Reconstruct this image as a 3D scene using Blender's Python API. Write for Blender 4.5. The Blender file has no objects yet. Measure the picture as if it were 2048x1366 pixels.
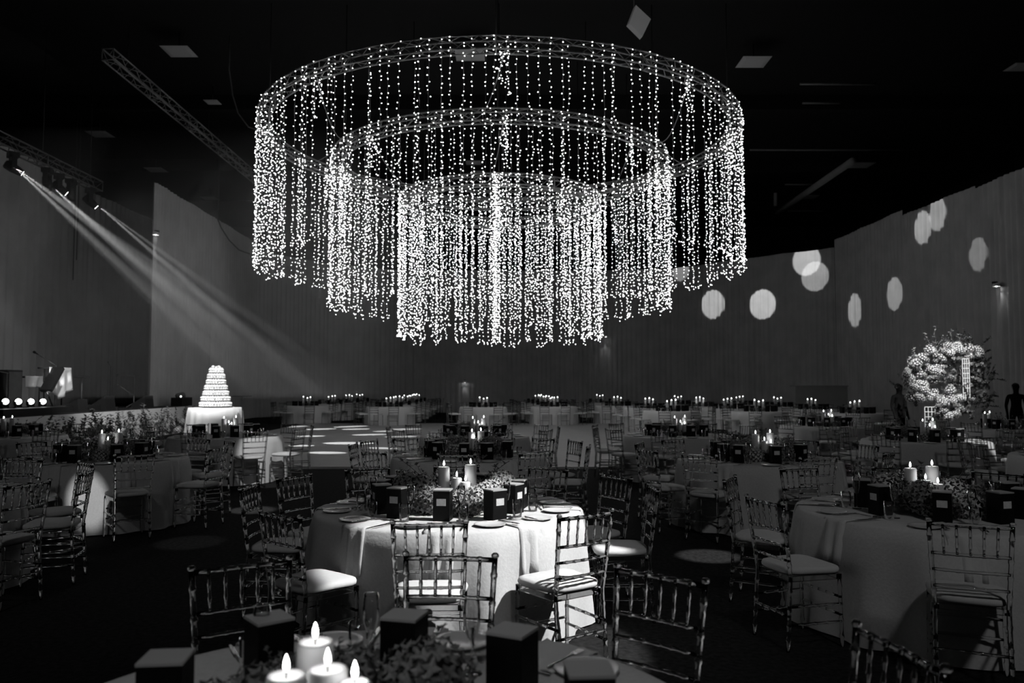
import bpy, math, random
from math import sin, cos, pi, radians as R, sqrt, atan2
from mathutils import Vector, Matrix

random.seed(7)
scene = bpy.context.scene
COL = scene.collection

# ------------------------------------------------------------------ camera, world, exposure
F_PX = 1593.0
PITCH = math.atan(87.0 / F_PX)
EYE = 1.65
cam_data = bpy.data.cameras.new('camera')
cam_data.sensor_width = 36.0
cam_data.lens = F_PX / 2048 * 36.0
cam_data.clip_start = 0.05
cam_data.clip_end = 300
cam_data.dof.use_dof = True
cam_data.dof.focus_distance = 6.2
cam_data.dof.aperture_fstop = 2.6
cam = bpy.data.objects.new('camera', cam_data)
cam.location = (0, 0, EYE)
cam.rotation_euler = (pi / 2 + PITCH, 0, 0)
COL.objects.link(cam)
scene.camera = cam

world = bpy.data.worlds.new('world')
world.use_nodes = True
world.node_tree.nodes['Background'].inputs['Color'].default_value = (0.5, 0.5, 0.5, 1)
world.node_tree.nodes['Background'].inputs['Strength'].default_value = 0.012
scene.world = world

vs = scene.view_settings
vs.view_transform = 'Standard'
vs.look = 'None'
vs.exposure = 0.0
vs.gamma = 1.0
vs.use_curve_mapping = False
cy = scene.cycles
cy.use_denoising = True
cy.max_bounces = 7
cy.diffuse_bounces = 2
cy.glossy_bounces = 2
cy.transmission_bounces = 6
cy.transparent_max_bounces = 12
cy.volume_bounces = 0
cy.caustics_reflective = False
cy.caustics_refractive = False
cy.sample_clamp_indirect = 2.0
cy.sample_clamp_direct = 0.0
cy.use_light_tree = True
cy.use_adaptive_sampling = True
cy.adaptive_threshold = 0.02
cy.volume_step_rate = 1.0


def ray(x, y):
    u = (x - 1024.0) / F_PX
    v = (683.0 - y) / F_PX
    return Vector((u, cos(PITCH) - v * sin(PITCH), sin(PITCH) + v * cos(PITCH)))


def at_y(x, y, Y):
    d = ray(x, y)
    t = Y / d.y
    return Vector((d.x * t, Y, EYE + d.z * t))


def at_z(x, y, z):
    d = ray(x, y)
    t = (z - EYE) / d.z
    return Vector((d.x * t, d.y * t, z))


def at_x(x, y, X):
    d = ray(x, y)
    t = X / d.x
    return Vector((X, d.y * t, EYE + d.z * t))


def project(p):
    q = Vector(p) - Vector((0, 0, EYE))
    depth = q.y * cos(PITCH) + q.z * sin(PITCH)
    up = -q.y * sin(PITCH) + q.z * cos(PITCH)
    if depth <= 0.05:
        return (-9999, -9999)
    return (1024 + F_PX * q.x / depth, 683 - F_PX * up / depth)


def in_view(p, m=40):
    x, y = project(p)
    return -m < x < 2048 + m and -m < y < 1366 + m


# ------------------------------------------------------------------ lights
def spot(name, loc, target, radius, power, blend=0.15, size=0.05):
    """A ceiling spotlight whose beam has the given radius where it lands."""
    loc, target = Vector(loc), Vector(target)
    L = bpy.data.lights.new(name, 'SPOT')
    dist = (target - loc).length
    L.spot_size = 2 * math.atan(radius / dist)
    L.spot_blend = blend
    L.energy = power * dist * dist
    L.shadow_soft_size = size
    o = bpy.data.objects.new(name, L)
    o.location = loc
    o.rotation_euler = (target - loc).to_track_quat('-Z', 'Y').to_euler()
    COL.objects.link(o)
    return o


def point(name, loc, power, size=0.03):
    L = bpy.data.lights.new(name, 'POINT')
    L.energy = power
    L.shadow_soft_size = size
    o = bpy.data.objects.new(name, L)
    o.location = loc
    COL.objects.link(o)
    return o


# pin spots on the tables and features (power is per square metre of distance)
K = 4 * pi * 1.0
spot('pin_spot', (6.2, 3.5, 8.2), (0.14, 5.0, 0.62), 0.94, 5.0 * K, 0.10, 0.05)
spot('pin_spot', (-3.2, 1.5, 9.8), (-4.62, 8.72, 0.45), 0.21, 2.2 * K, 0.3, 0.05)
spot('pin_spot', (-0.5, 5.0, 10.0), (-3.9, 13.3, 0.5), 0.66, 1.8 * K, 0.3, 0.05)
spot('cake_spot', (-6.2, 13.5, 10.6), at_y(431, 790, 25.0), 1.15, 5.0 * K, 0.4, 0.08)
spot('arch_spot', (9.3, 11.5, 11.0), at_y(1880, 745, 20.0), 1.15, 6.0 * K, 0.6, 0.08)
spot('pin_spot', (8.0, 3.0, 10.4), (7.35, 12.6, 0.75), 0.45, 2.4 * K, 0.3, 0.05)
spot('pin_spot', (0.0, 17.0, 10.4), at_z(968, 806, 0.76), 0.9, 1.0 * K, 0.4, 0.05)
spot('pin_spot', (4.0, 16.0, 10.4), at_z(1405, 812, 0.76), 0.6, 1.0 * K, 0.4, 0.05)
spot('pin_spot', (5.0, 15.0, 10.4), at_z(1478, 818, 0.6), 0.6, 1.0 * K, 0.4, 0.05)
spot('pin_spot', (1.2, 5.5, 10.0), at_z(1418, 1112, 0.0), 0.34, 4.2 * K, 0.5, 0.03)
spot('pin_spot', (-1.2, 5.5, 10.0), at_z(505, 1020, 0.0), 0.34, 4.2 * K, 0.6, 0.03)
spot('pin_spot', (-2.2, 3.5, 10.0), at_z(380, 1085, 0.0), 0.4, 0.5 * K, 0.6, 0.03)
# broad dim fill lamps added to brighten the tables, from no visible fixture
spot('table_fill_light', (3.5, -3.0, 9.0), (2.5, 9.5, 0.5), 8.0, 0.13 * K, 0.9, 0.5)
spot('table_fill_light', (-5.0, -3.0, 9.0), (-4.5, 9.0, 0.5), 6.5, 0.08 * K, 0.9, 0.5)
spot('table_fill_light', (-0.5, -2.5, 9.0), (-0.3, 2.2, 0.8), 2.2, 0.28 * K, 0.9, 0.4)
# stage wash on the backdrop
spot('stage_wash', (-8.5, 17.5, 10.4), (-16.0, 22.8, 3.0), 3.6, 0.34 * K, 0.9, 0.1)
spot('stage_wash', (-6.5, 23.0, 10.4), at_x(112, 770, -12.9), 0.8, 0.8 * K, 0.6, 0.1)
spot('drape_wash', (-6.0, 20.0, 1.2), (-12.6, 29.0, 4.2), 3.6, 0.05 * K, 0.9, 0.2)
spot('stage_front_wash', (-7.8, 15.5, 9.6), (-11.5, 24.0, 0.5), 3.0, 3.0 * K, 0.8, 0.1)
# gobo dots on the dance floor: pixel centre, half width in pixels
# they are thrown through the haze by the lit moving heads on the stage truss
HEADS = [at_x(px, py, -13.75) for px, py in ((28, 333), (108, 377), (197, 412))]
for gi, (gx, gy, hw) in enumerate(((652, 905, 40), (695, 886, 52), (738, 869, 34), (710, 858, 30), (700, 853, 34), (620, 872, 32),
                                   (765, 896, 30), (775, 862, 28), (640, 858, 34), (588, 853, 30), (812, 858, 30), (800, 873, 30), (600, 891, 30))):
    c = at_z(gx, gy, 0.04)
    src = HEADS[(0, 1, 0, 2, 0, 1, 2, 0, 1, 0, 2, 0, 0)[gi]]
    spot('moving_head_beam', src, c, hw / F_PX * c.y * 0.66, 11.0 * K, 0.2, 0.02)
# gobo dots on the long drape: pixel centre, half height in pixels, strength
GOBO = [(1362, 540, 24, 1.2), (1426, 608, 31, 2.2), (1525, 608, 32, 2.6), (1613, 520, 33, 2.4), (1630, 552, 32, 1.5),
        (1711, 620, 36, 1.5), (1789, 587, 36, 1.2), (1846, 455, 36, 1.7), (1876, 428, 36, 1.5), (1957, 508, 36, 0.8)]


# ------------------------------------------------------------------ materials
def new_mat(name, color=0.5, rough=0.6, spec=0.3, metal=0.0, noise=0.0, nscale=40.0, bump=0.0, sss=0.0, sheen=0.0):
    m = bpy.data.materials.new(name)
    m.use_nodes = True
    nt = m.node_tree
    b = nt.nodes['Principled BSDF']
    b.inputs['Base Color'].default_value = (color, color, color, 1)
    b.inputs['Roughness'].default_value = rough
    b.inputs['Specular IOR Level'].default_value = spec
    b.inputs['Metallic'].default_value = metal
    if sss:
        b.inputs['Subsurface Weight'].default_value = sss
        b.inputs['Subsurface Radius'].default_value = (0.06, 0.06, 0.06)
    if sheen:
        b.inputs['Sheen Weight'].default_value = sheen
    if noise or bump:
        tc = nt.nodes.new('ShaderNodeTexCoord')
        n = nt.nodes.new('ShaderNodeTexNoise')
        n.inputs['Scale'].default_value = nscale
        n.inputs['Detail'].default_value = 3
        nt.links.new(tc.outputs['Object'], n.inputs['Vector'])
        if noise:
            mr = nt.nodes.new('ShaderNodeMapRange')
            mr.inputs['From Min'].default_value = 0.3
            mr.inputs['From Max'].default_value = 0.7
            mr.inputs['To Min'].default_value = color * (1 - noise)
            mr.inputs['To Max'].default_value = min(1, color * (1 + noise))
            nt.links.new(n.outputs['Fac'], mr.inputs['Value'])
            nt.links.new(mr.outputs['Result'], b.inputs['Base Color'])
        if bump:
            bp = nt.nodes.new('ShaderNodeBump')
            bp.inputs['Strength'].default_value = bump
            bp.inputs['Distance'].default_value = 0.01
            nt.links.new(n.outputs['Fac'], bp.inputs['Height'])
            nt.links.new(bp.outputs['Normal'], b.inputs['Normal'])
    return m


def emit_mat(name, strength, sample=True, color=1.0):
    m = bpy.data.materials.new(name)
    m.use_nodes = True
    nt = m.node_tree
    nt.nodes.clear()
    e = nt.nodes.new('ShaderNodeEmission')
    e.inputs['Color'].default_value = (color, color, color, 1)
    e.inputs['Strength'].default_value = strength
    o = nt.nodes.new('ShaderNodeOutputMaterial')
    nt.links.new(e.outputs[0], o.inputs[0])
    m.cycles.emission_sampling = 'AUTO' if sample else 'NONE'
    return m


def clear_mat(name, base_gloss, tint=0.9, rough=0.05, facing=0.5):
    """Thin clear plastic or glass: see-through with bright glancing edges."""
    m = bpy.data.materials.new(name)
    m.use_nodes = True
    nt = m.node_tree
    nt.nodes.clear()
    tr = nt.nodes.new('ShaderNodeBsdfTransparent')
    tr.inputs['Color'].default_value = (tint, tint, tint, 1)
    gl = nt.nodes.new('ShaderNodeBsdfGlossy')
    gl.inputs['Color'].default_value = (1, 1, 1, 1)
    gl.inputs['Roughness'].default_value = rough
    lw = nt.nodes.new('ShaderNodeLayerWeight')
    lw.inputs['Blend'].default_value = facing
    mr = nt.nodes.new('ShaderNodeMapRange')
    mr.inputs['To Min'].default_value = base_gloss
    mr.inputs['To Max'].default_value = 0.9
    mx = nt.nodes.new('ShaderNodeMixShader')
    o = nt.nodes.new('ShaderNodeOutputMaterial')
    nt.links.new(lw.outputs['Fresnel'], mr.inputs['Value'])
    nt.links.new(mr.outputs['Result'], mx.inputs['Fac'])
    nt.links.new(tr.outputs[0], mx.inputs[1])
    nt.links.new(gl.outputs[0], mx.inputs[2])
    nt.links.new(mx.outputs[0], o.inputs[0])
    return m


def acrylic_mat(name):
    m = bpy.data.materials.new(name)
    m.use_nodes = True
    b = m.node_tree.nodes['Principled BSDF']
    b.inputs['Base Color'].default_value = (0.97, 0.97, 0.97, 1)
    b.inputs['Roughness'].default_value = 0.0
    b.inputs['IOR'].default_value = 1.49
    b.inputs['Transmission Weight'].default_value = 1.0
    return m


M = dict(
    carpet=new_mat('carpet', 0.020, 0.95, 0.05, noise=0.45, nscale=26, bump=0.3),
    dance=new_mat('dance_floor_vinyl', 0.42, 0.38, 0.35, noise=0.08, nscale=3),
    dance_edge=new_mat('dance_floor_edging', 0.62, 0.4, 0.4),
    ceiling=new_mat('ceiling_paint', 0.012, 0.95, 0.05),
    wall=new_mat('wall_paint', 0.012, 0.95, 0.05),
    drape=new_mat('drape_fabric', 0.46, 0.9, 0.1, noise=0.10, nscale=1.2, sheen=0.1),
    stage_drape=new_mat('stage_drape_fabric', 0.46, 0.9, 0.1, noise=0.12, nscale=1.0),
    stage_top=new_mat('stage_deck', 0.015, 0.7, 0.2),
    white_panel=new_mat('white_fascia', 0.72, 0.6, 0.2, noise=0.05, nscale=2),
    cloth=new_mat('linen_cloth', 0.74, 0.9, 0.1, noise=0.05, nscale=60, bump=0.15),
    cushion=new_mat('cushion_fabric', 0.80, 0.85, 0.12, noise=0.03, nscale=50, bump=0.1),
    napkin=new_mat('napkin_linen', 0.78, 0.9, 0.1, bump=0.2, nscale=90),
    plate=new_mat('porcelain', 0.82, 0.18, 0.5),
    steel=new_mat('cutlery_steel', 0.6, 0.2, 0.5, metal=1.0),
    truss=new_mat('truss_aluminium', 0.24, 0.45, 0.5, metal=0.35, noise=0.15, nscale=8),
    truss_dark=new_mat('truss_dark', 0.10, 0.5, 0.4, noise=0.2, nscale=8),
    black=new_mat('black_plastic', 0.012, 0.5, 0.35),
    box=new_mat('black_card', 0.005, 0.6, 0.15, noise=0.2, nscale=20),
    box_top_lit=new_mat('box_lid_lit_card', 0.5, 0.6, 0.3),  # light falling on the black box tops, put into a paler lid colour
    label=new_mat('label_card', 0.80, 0.7, 0.2, noise=0.10, nscale=130),
    candle=new_mat('candle_wax', 0.9, 0.5, 0.3, sss=1.0),
    wick=new_mat('candle_wick', 0.03, 0.9, 0.1),
    flower=new_mat('flower_petal', 0.62, 0.8, 0.15, noise=0.25, nscale=18),
    flower_mid=new_mat('flower_petal_dusky', 0.26, 0.8, 0.15, noise=0.3, nscale=18),
    flower_white=new_mat('white_petal', 0.86, 0.8, 0.15, noise=0.08, nscale=18),
    leaf=new_mat('leaf_green', 0.10, 0.6, 0.3, noise=0.4, nscale=10),
    leaf_light=new_mat('leaf_pale', 0.26, 0.6, 0.3, noise=0.3, nscale=10),
    icing=new_mat('icing', 0.90, 0.6, 0.2, noise=0.06, nscale=30),
    cable=new_mat('cable_rubber', 0.02, 0.6, 0.2),
    wire=new_mat('clear_light_cable', 0.30, 0.4, 0.4),
    suit=new_mat('dark_cloth', 0.006, 0.9, 0.1),
    skin=new_mat('skin', 0.25, 0.6, 0.3),
    panel=new_mat('ceiling_panel', 0.33, 0.7, 0.2),
    grey_panel=new_mat('bar_front', 0.25, 0.7, 0.2, noise=0.05, nscale=3),
    lattice=new_mat('white_lattice', 0.75, 0.6, 0.2),
    water=clear_mat('water', 0.05, 0.92, 0.02, 0.3),
    glass=clear_mat('thin_glass', 0.03, 0.96, 0.03, 0.25),
    acrylic=acrylic_mat('clear_acrylic'),
    acrylic_thin=clear_mat('clear_acrylic_far', 0.16, 0.85, 0.12, 0.35),
    bulb=emit_mat('fairy_light_bulb', 15.0),
    flame=emit_mat('candle_flame', 26.0),
    flame_far=emit_mat('candle_flame_far', 9.0, False),
    lens=emit_mat('lamp_lens', 14.0, False),
    lens_dim=emit_mat('lamp_lens_dim', 3.0, False),
)


# ------------------------------------------------------------------ mesh helpers
class MB:
    def __init__(self):
        self.v, self.f, self.m, self.sm = [], [], [], []

    def add(self, verts, faces, mi=0, smooth=False):
        o = len(self.v)
        self.v += [tuple(p) for p in verts]
        for f in faces:
            self.f.append(tuple(i + o for i in f))
            self.m.append(mi)
            self.sm.append(smooth)
        return self

    def box(self, x0, x1, y0, y1, z0, z1, mi=0, top_mi=None):
        v = [(x0, y0, z0), (x1, y0, z0), (x1, y1, z0), (x0, y1, z0), (x0, y0, z1), (x1, y0, z1), (x1, y1, z1), (x0, y1, z1)]
        self.add(v, [(0, 3, 2, 1), (0, 1, 5, 4), (1, 2, 6, 5), (2, 3, 7, 6), (3, 0, 4, 7)], mi)
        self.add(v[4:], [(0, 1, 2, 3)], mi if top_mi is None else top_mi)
        return self

    def sweep(self, pts, radii, n=8, mi=0, smooth=True, cap=True):
        pts = [Vector(p) for p in pts]
        rings = []
        ref = None
        for i, p in enumerate(pts):
            d = (pts[min(i + 1, len(pts) - 1)] - pts[max(i - 1, 0)])
            if d.length < 1e-9:
                d = Vector((0, 0, 1))
            d.normalize()
            if ref is None:
                ref = Vector((1, 0, 0)) if abs(d.x) < 0.8 else Vector((0, 1, 0))
            a = ref - d * ref.dot(d)
            if a.length < 1e-6:
                a = d.orthogonal()
            a.normalize()
            b = d.cross(a)
            r = radii[i] if isinstance(radii, (list, tuple)) else radii
            rings.append([p + (a * cos(2 * pi * k / n) + b * sin(2 * pi * k / n)) * r for k in range(n)])
            ref = a
        v = [q for ring in rings for q in ring]
        f = []
        for i in range(len(rings) - 1):
            for k in range(n):
                k2 = (k + 1) % n
                f.append((i * n + k, i * n + k2, (i + 1) * n + k2, (i + 1) * n + k))
        if cap:
            f.append(tuple(range(n - 1, -1, -1)))
            f.append(tuple((len(rings) - 1) * n + k for k in range(n)))
        return self.add(v, f, mi, smooth)

    def tube(self, p0, p1, r, n=6, mi=0):
        return self.sweep([p0, p1], r, n, mi)

    def lathe(self, prof, n=24, mi=0, smooth=True, close_top=False, close_bottom=False, off=(0, 0, 0)):
        v, f = [], []
        for r, z in prof:
            for k in range(n):
                a = 2 * pi * k / n
                v.append((off[0] + r * cos(a), off[1] + r * sin(a), off[2] + z))
        for i in range(len(prof) - 1):
            for k in range(n):
                k2 = (k + 1) % n
                f.append((i * n + k, i * n + k2, (i + 1) * n + k2, (i + 1) * n + k))
        if close_bottom:
            f.append(tuple(range(n - 1, -1, -1)))
        if close_top:
            f.append(tuple((len(prof) - 1) * n + k for k in range(n)))
        return self.add(v, f, mi, smooth)

    def grid(self, P, mi=0, smooth=True):
        nr, nc = len(P), len(P[0])
        v = [p for row in P for p in row]
        f = [(i * nc + j, i * nc + j + 1, (i + 1) * nc + j + 1, (i + 1) * nc + j) for i in range(nr - 1) for j in range(nc - 1)]
        return self.add(v, f, mi, smooth)

    def thick_grid(self, P, t, mi=0, nrm=None):
        """A sheet with real thickness t: top rows P, a lower copy and the rim."""
        nr, nc = len(P), len(P[0])
        N = []
        for i in range(nr):
            row = []
            for j in range(nc):
                a = Vector(P[min(i + 1, nr - 1)][j]) - Vector(P[max(i - 1, 0)][j])
                b = Vector(P[i][min(j + 1, nc - 1)]) - Vector(P[i][max(j - 1, 0)])
                q = b.cross(a)
                row.append(q.normalized() if q.length > 0 else Vector((0, 0, 1)))
            N.append(row)
        v = [Vector(P[i][j]) + N[i][j] * t * 0.5 for i in range(nr) for j in range(nc)]
        v += [Vector(P[i][j]) - N[i][j] * t * 0.5 for i in range(nr) for j in range(nc)]
        o = nr * nc
        f = []
        for i in range(nr - 1):
            for j in range(nc - 1):
                q = (i * nc + j, i * nc + j + 1, (i + 1) * nc + j + 1, (i + 1) * nc + j)
                f.append(q[::-1])
                f.append(tuple(k + o for k in q))
        rim = [j for j in range(nc)] + [i * nc + nc - 1 for i in range(1, nr)] + [(nr - 1) * nc + j for j in range(nc - 2, -1, -1)] + [i * nc for i in range(nr - 2, 0, -1)]
        for a, b in zip(rim, rim[1:] + rim[:1]):
            f.append((a, b, b + o, a + o))
        return self.add(v, f, mi, True)

    def ico(self, c, r, mi=0, sub=0, squash=1.0):
        if sub == 0:
            v = [(1, 0, 0), (-1, 0, 0), (0, 1, 0), (0, -1, 0), (0, 0, 1), (0, 0, -1)]
            f = [(0, 2, 4), (2, 1, 4), (1, 3, 4), (3, 0, 4), (2, 0, 5), (1, 2, 5), (3, 1, 5), (0, 3, 5)]
        else:
            v, f = ICO[sub]
        v = [(c[0] + p[0] * r, c[1] + p[1] * r, c[2] + p[2] * r * squash) for p in v]
        return self.add(v, f, mi, True)

    def mesh(self, name, *mats):
        me = bpy.data.meshes.new(name)
        me.from_pydata(self.v, [], self.f)
        for m in mats:
            me.materials.append(M[m] if isinstance(m, str) else m)
        me.polygons.foreach_set('material_index', self.m)
        me.polygons.foreach_set('use_smooth', self.sm)
        me.update()
        return me


def _icos():
    t = (1 + sqrt(5)) / 2
    v = [Vector(p).normalized() for p in ((-1, t, 0), (1, t, 0), (-1, -t, 0), (1, -t, 0), (0, -1, t), (0, 1, t), (0, -1, -t), (0, 1, -t), (t, 0, -1), (t, 0, 1), (-t, 0, -1), (-t, 0, 1))]
    f = [(0, 11, 5), (0, 5, 1), (0, 1, 7), (0, 7, 10), (0, 10, 11), (1, 5, 9), (5, 11, 4), (11, 10, 2), (10, 7, 6), (7, 1, 8), (3, 9, 4), (3, 4, 2), (3, 2, 6), (3, 6, 8), (3, 8, 9), (4, 9, 5), (2, 4, 11), (6, 2, 10), (8, 6, 7), (9, 8, 1)]
    out = {1: (list(v), list(f))}
    for s in (2, 3):
        v, f0, cache, f = list(v), f, {}, []

        def mid(a, b):
            k = (min(a, b), max(a, b))
            if k not in cache:
                v.append(((v[a] + v[b]) / 2).normalized())
                cache[k] = len(v) - 1
            return cache[k]
        for a, b, c in f0:
            x, y, z = mid(a, b), mid(b, c), mid(c, a)
            f += [(a, x, z), (b, y, x), (c, z, y), (x, y, z)]
        out[s] = (list(v), list(f))
    return out


ICO = _icos()


# ------------------------------------------------------------------ object helpers
def tag(o, label=None, cat=None, group=None, kind=None):
    if label:
        o['label'] = label
    if cat:
        o['category'] = cat
    if group:
        o['group'] = group
    if kind:
        o['kind'] = kind
    return o


def obj(name, me, parent=None, loc=(0, 0, 0), rz=0.0, scale=None):
    o = bpy.data.objects.new(name, me)
    o.location = loc
    if rz:
        o.rotation_euler = (0, 0, rz)
    if scale is not None:
        o.scale = scale if isinstance(scale, (tuple, list)) else (scale,) * 3
    o.parent = parent
    COL.objects.link(o)
    return o


def thing(name, label, cat, loc=(0, 0, 0), rz=0.0, group=None):
    return tag(obj(name, None, None, loc, rz), label, cat, group)


def single(name, me, label, cat, loc=(0, 0, 0), rz=0.0, group=None, scale=None):
    return tag(obj(name, me, None, loc, rz, scale), label, cat, group)


def struct(name, me, parent=None, loc=(0, 0, 0)):
    return tag(obj(name, me, parent, loc), kind='structure')


HOURS = ['twelve', 'one', 'two', 'three', 'four', 'five', 'six', 'seven', 'eight', 'nine', 'ten', 'eleven']


def clock(a):
    """Seat around a table as a clock face read from the camera: six o'clock is the seat towards the camera."""
    h = ((90 - a) / 30.0) % 12
    k = int(round(h * 2)) % 24
    return HOURS[k // 2] + " o'clock" if k % 2 == 0 else 'half past ' + HOURS[k // 2]


# ================================================================== THE SETTING
CEIL = 12.4
struct('floor', MB().box(-24, 24, -8, 54, -0.2, 0.0).mesh('floor', 'carpet'))
ceiling = struct('ceiling', MB().box(-24, 24, -8, 54, CEIL, CEIL + 0.2).mesh('ceiling', 'ceiling'))
struct('wall_back', MB().box(-24, 24, 53.8, 54, 0, CEIL).mesh('wall_back', 'wall'))
struct('wall_left', MB().box(-24.2, -24, -8, 54, 0, CEIL).mesh('wall_left', 'wall'))
struct('wall_right', MB().box(24, 24.2, -8, 54, 0, CEIL).mesh('wall_right', 'wall'))
for by in (12, 20.5, 29, 37.5, 46):
    obj('ceiling_beam', MB().box(-23.9, 23.9, by, by + 0.3, CEIL - 0.55, CEIL - 0.002).mesh('ceiling_beam', 'ceiling'), ceiling)
# thin conduit pipes under the ceiling to the right of the chandelier
for px0, px1, py in ((1500, 1865, 300), (1570, 1640, 369), (1575, 1645, 422), (1600, 1750, 168), (1605, 1680, 206)):
    a, b = at_z(px0, py, 11.6), at_z(px1, py, 11.6)
    obj('conduit_pipe', MB().tube(a, (b.x, a.y, 11.6), 0.04, 6).mesh('conduit_pipe', 'truss_dark'), ceiling)
# air duct running back under the ceiling
a, b = at_z(1705, 322, 11.3), at_z(1555, 425, 11.3)
obj('air_duct', MB().sweep([a, b], 0.16, 10).mesh('air_duct', 'grey_panel'), ceiling)
obj('duct_dropper', MB().tube(at_y(1551, 370, b.y), at_y(1551, 412, b.y), 0.10, 8).mesh('duct_dropper', 'grey_panel'), ceiling)

# dance floor
DF = (-8.6, 4.45, 15.9, 33.8)
dance = struct('floor_dance', MB().box(DF[0], DF[1], DF[2], DF[3], 0.0, 0.035).mesh('floor_dance', 'dance'))
obj('edging', MB().box(DF[0], DF[1], DF[2] - 0.12, DF[2], 0, 0.045).mesh('edging', 'dance_edge'), dance)
obj('edging', MB().box(DF[1], DF[1] + 0.12, DF[2] - 0.12, DF[3], 0, 0.045).mesh('edging', 'dance_edge'), dance)

# ------------------------------------------------------------------ drapes
def drape_mesh(p0, p1, z0, z1, wave=0.30, amp=0.055, seed=0, mat='drape', sag=0.04):
    rnd = random.Random(seed)
    p0, p1 = Vector((p0[0], p0[1], 0)), Vector((p1[0], p1[1], 0))
    L = (p1 - p0).length
    d = (p1 - p0) / L
    n = Vector((-d.y, d.x, 0))
    ncol = max(20, int(L / wave * 10))
    ph = [rnd.uniform(0, 6.28) for _ in range(4)]
    rows = [[], [], [], []]
    for j in range(ncol + 1):
        s = L * j / ncol
        u = s / wave * 2 * pi + 1.6 * sin(s * 0.9 + ph[0]) + 0.9 * sin(s * 2.3 + ph[1])
        w = (1 - 2 * abs(sin(u / 2)) + 0.35 * sin(0.37 * u + ph[2])) * amp * 1.25 * (0.65 + 0.35 * sin(s * 0.7 + ph[3]))
        for i, (z, k) in enumerate(((z0, 1.25), (z0 + (z1 - z0) * 0.45, 1.05), (z1 - 0.25, 0.75), (z1, 0.6))):
            q = p0 + d * s + n * w * k
            zz = z + (sag * abs(sin(s * 1.1 + ph[0])) * -1 if i == 3 else 0)
            rows[i].append((q.x, q.y, zz))
    return MB().grid(rows).mesh('drape', mat)


ZT = 8.47
def top(x, y, z=ZT):
    return at_z(x, y, z)


LW = -12.6
back_pts = [(LW, at_x(308, 362, LW).y), (LW - 0.1, 33.5), (LW - 0.3, 40.0), (-10.2, 44.6), (-6.7, 46.9), (-1.2, 47.2), (3.6, 47.2), (9.4, 46.4)]
names = ['pale full-height drape whose free edge stands beside the stage', 'pale full-height drape on the stage side behind the cake',
         'drape turning the corner behind the cake', 'drape next to the corner behind the far candle tables',
         'back wall drape behind the far candle tables beyond the dance floor', 'back wall drape directly behind the chandelier',
         'back wall drape with the small wall lamp']
z_first = at_x(308, 362, LW).z
for i in range(len(back_pts) - 1):
    o = single('drape', drape_mesh(back_pts[i], back_pts[i + 1], 0.02, z_first if i < 2 else ZT, seed=i), names[i], 'drape', group='full-height drapes around the hall')
pR = [top(1348, 534), top(1498, 515), top(1664, 487)]
rx = 15.9
pr2 = [at_x(1668, 480, rx), at_x(1805, 430, rx), at_x(2048, 330, rx)]
right_pts = [((9.4, 46.4), (pR[1].x, pR[1].y), ZT), ((pR[1].x, pR[1].y), (rx + 0.05, pr2[0].y + 0.15), ZT), ((rx, pr2[0].y), (rx, pr2[1].y), pr2[0].z),
             ((rx, pr2[1].y), (rx + 0.1, 27.2), pr2[1].z), ((rx + 0.1, 27.2), (rx + 0.2, 20.0), pr2[2].z), ((rx + 0.2, 20.0), (rx + 0.2, 12.0), pr2[2].z)]
names = ['angled drape with one round light spot, next to the chandelier fringe', 'angled drape with two overlapping light spots at its top',
         'side wall drape with a tall oval light spot', 'side wall drape with overlapping light spots at its top edge', 'side wall drape behind the flower arch',
         'side wall drape furthest forward beyond the flower arch']
for i, (p, q, zt) in enumerate(right_pts):
    single('drape', drape_mesh(p, q, 0.02, zt, seed=20 + i), names[i], 'drape', group='full-height drapes around the hall')
BX = -16.2
names = ['stage backdrop drape behind the cloth-covered stands', 'stage backdrop drape behind the microphone stands', 'shadowed stage backdrop drape beside the gap']
for i, (y0, y1, zt) in enumerate(((17.0, 24.6, 9.4), (24.6, 30.2, 9.3), (30.2, 37.5, 9.1))):
    single('drape', drape_mesh((BX, y0), (BX, y1), 0.9, zt, 0.42, 0.06, 40 + i, 'stage_drape'), names[i], 'drape', group='stage backdrop drapes')

# gobo spots on the drapes, thrown from the ceiling rig
for gx, gy, hh, s in GOBO:
    d = ray(gx, gy)
    best = None
    for p, q, zt in right_pts:
        ax, ay, bx_, by_ = p[0], p[1], q[0], q[1]
        den = d.x * (by_ - ay) - d.y * (bx_ - ax)
        if abs(den) < 1e-6:
            continue
        t = (ax * (by_ - ay) - ay * (bx_ - ax)) / den
        hx, hy = d.x * t, d.y * t
        k = ((hx - ax) * (bx_ - ax) + (hy - ay) * (by_ - ay)) / ((bx_ - ax) ** 2 + (by_ - ay) ** 2)
        if t > 0 and -0.01 <= k <= 1.01:
            best = d * t + Vector((0, 0, EYE))
            ll = sqrt((bx_ - ax) ** 2 + (by_ - ay) ** 2)
            best_n = ((by_ - ay) / ll, -(bx_ - ax) / ll)
    if best is None:
        continue
    nx, ny = best_n
    src = Vector((best.x + nx * 8.5, best.y + ny * 8.5, min(11.2, best.z + 3.2)))
    spot('drape_gobo', src, best, hh / F_PX * best.y * 0.92, 1.25 * s * K, 0.18, 0.03)

# ------------------------------------------------------------------ stage
SX = -11.5
st = tag(obj('stage', None), 'low black stage deck with white front beside the drape', 'stage')
y_end = at_x(384, 813, SX).y
obj('deck', MB().box(-16.6, SX, 14, y_end, 0.82, 0.9).mesh('deck', 'stage_top'), st)
for i in range(7):
    ya, yb = 14 + (y_end - 14) * i / 7, 14 + (y_end - 14) * (i + 1) / 7
    obj('fascia_panel', MB().box(SX - 0.04, SX + 0.002, ya + 0.004, yb - 0.004, 0, 0.895).mesh('fascia_panel', 'white_panel'), st)
obj('end_panel', MB().box(-16.6, SX, y_end, y_end + 0.03, 0, 0.895).mesh('end_panel', 'stage_top'), st)

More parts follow.
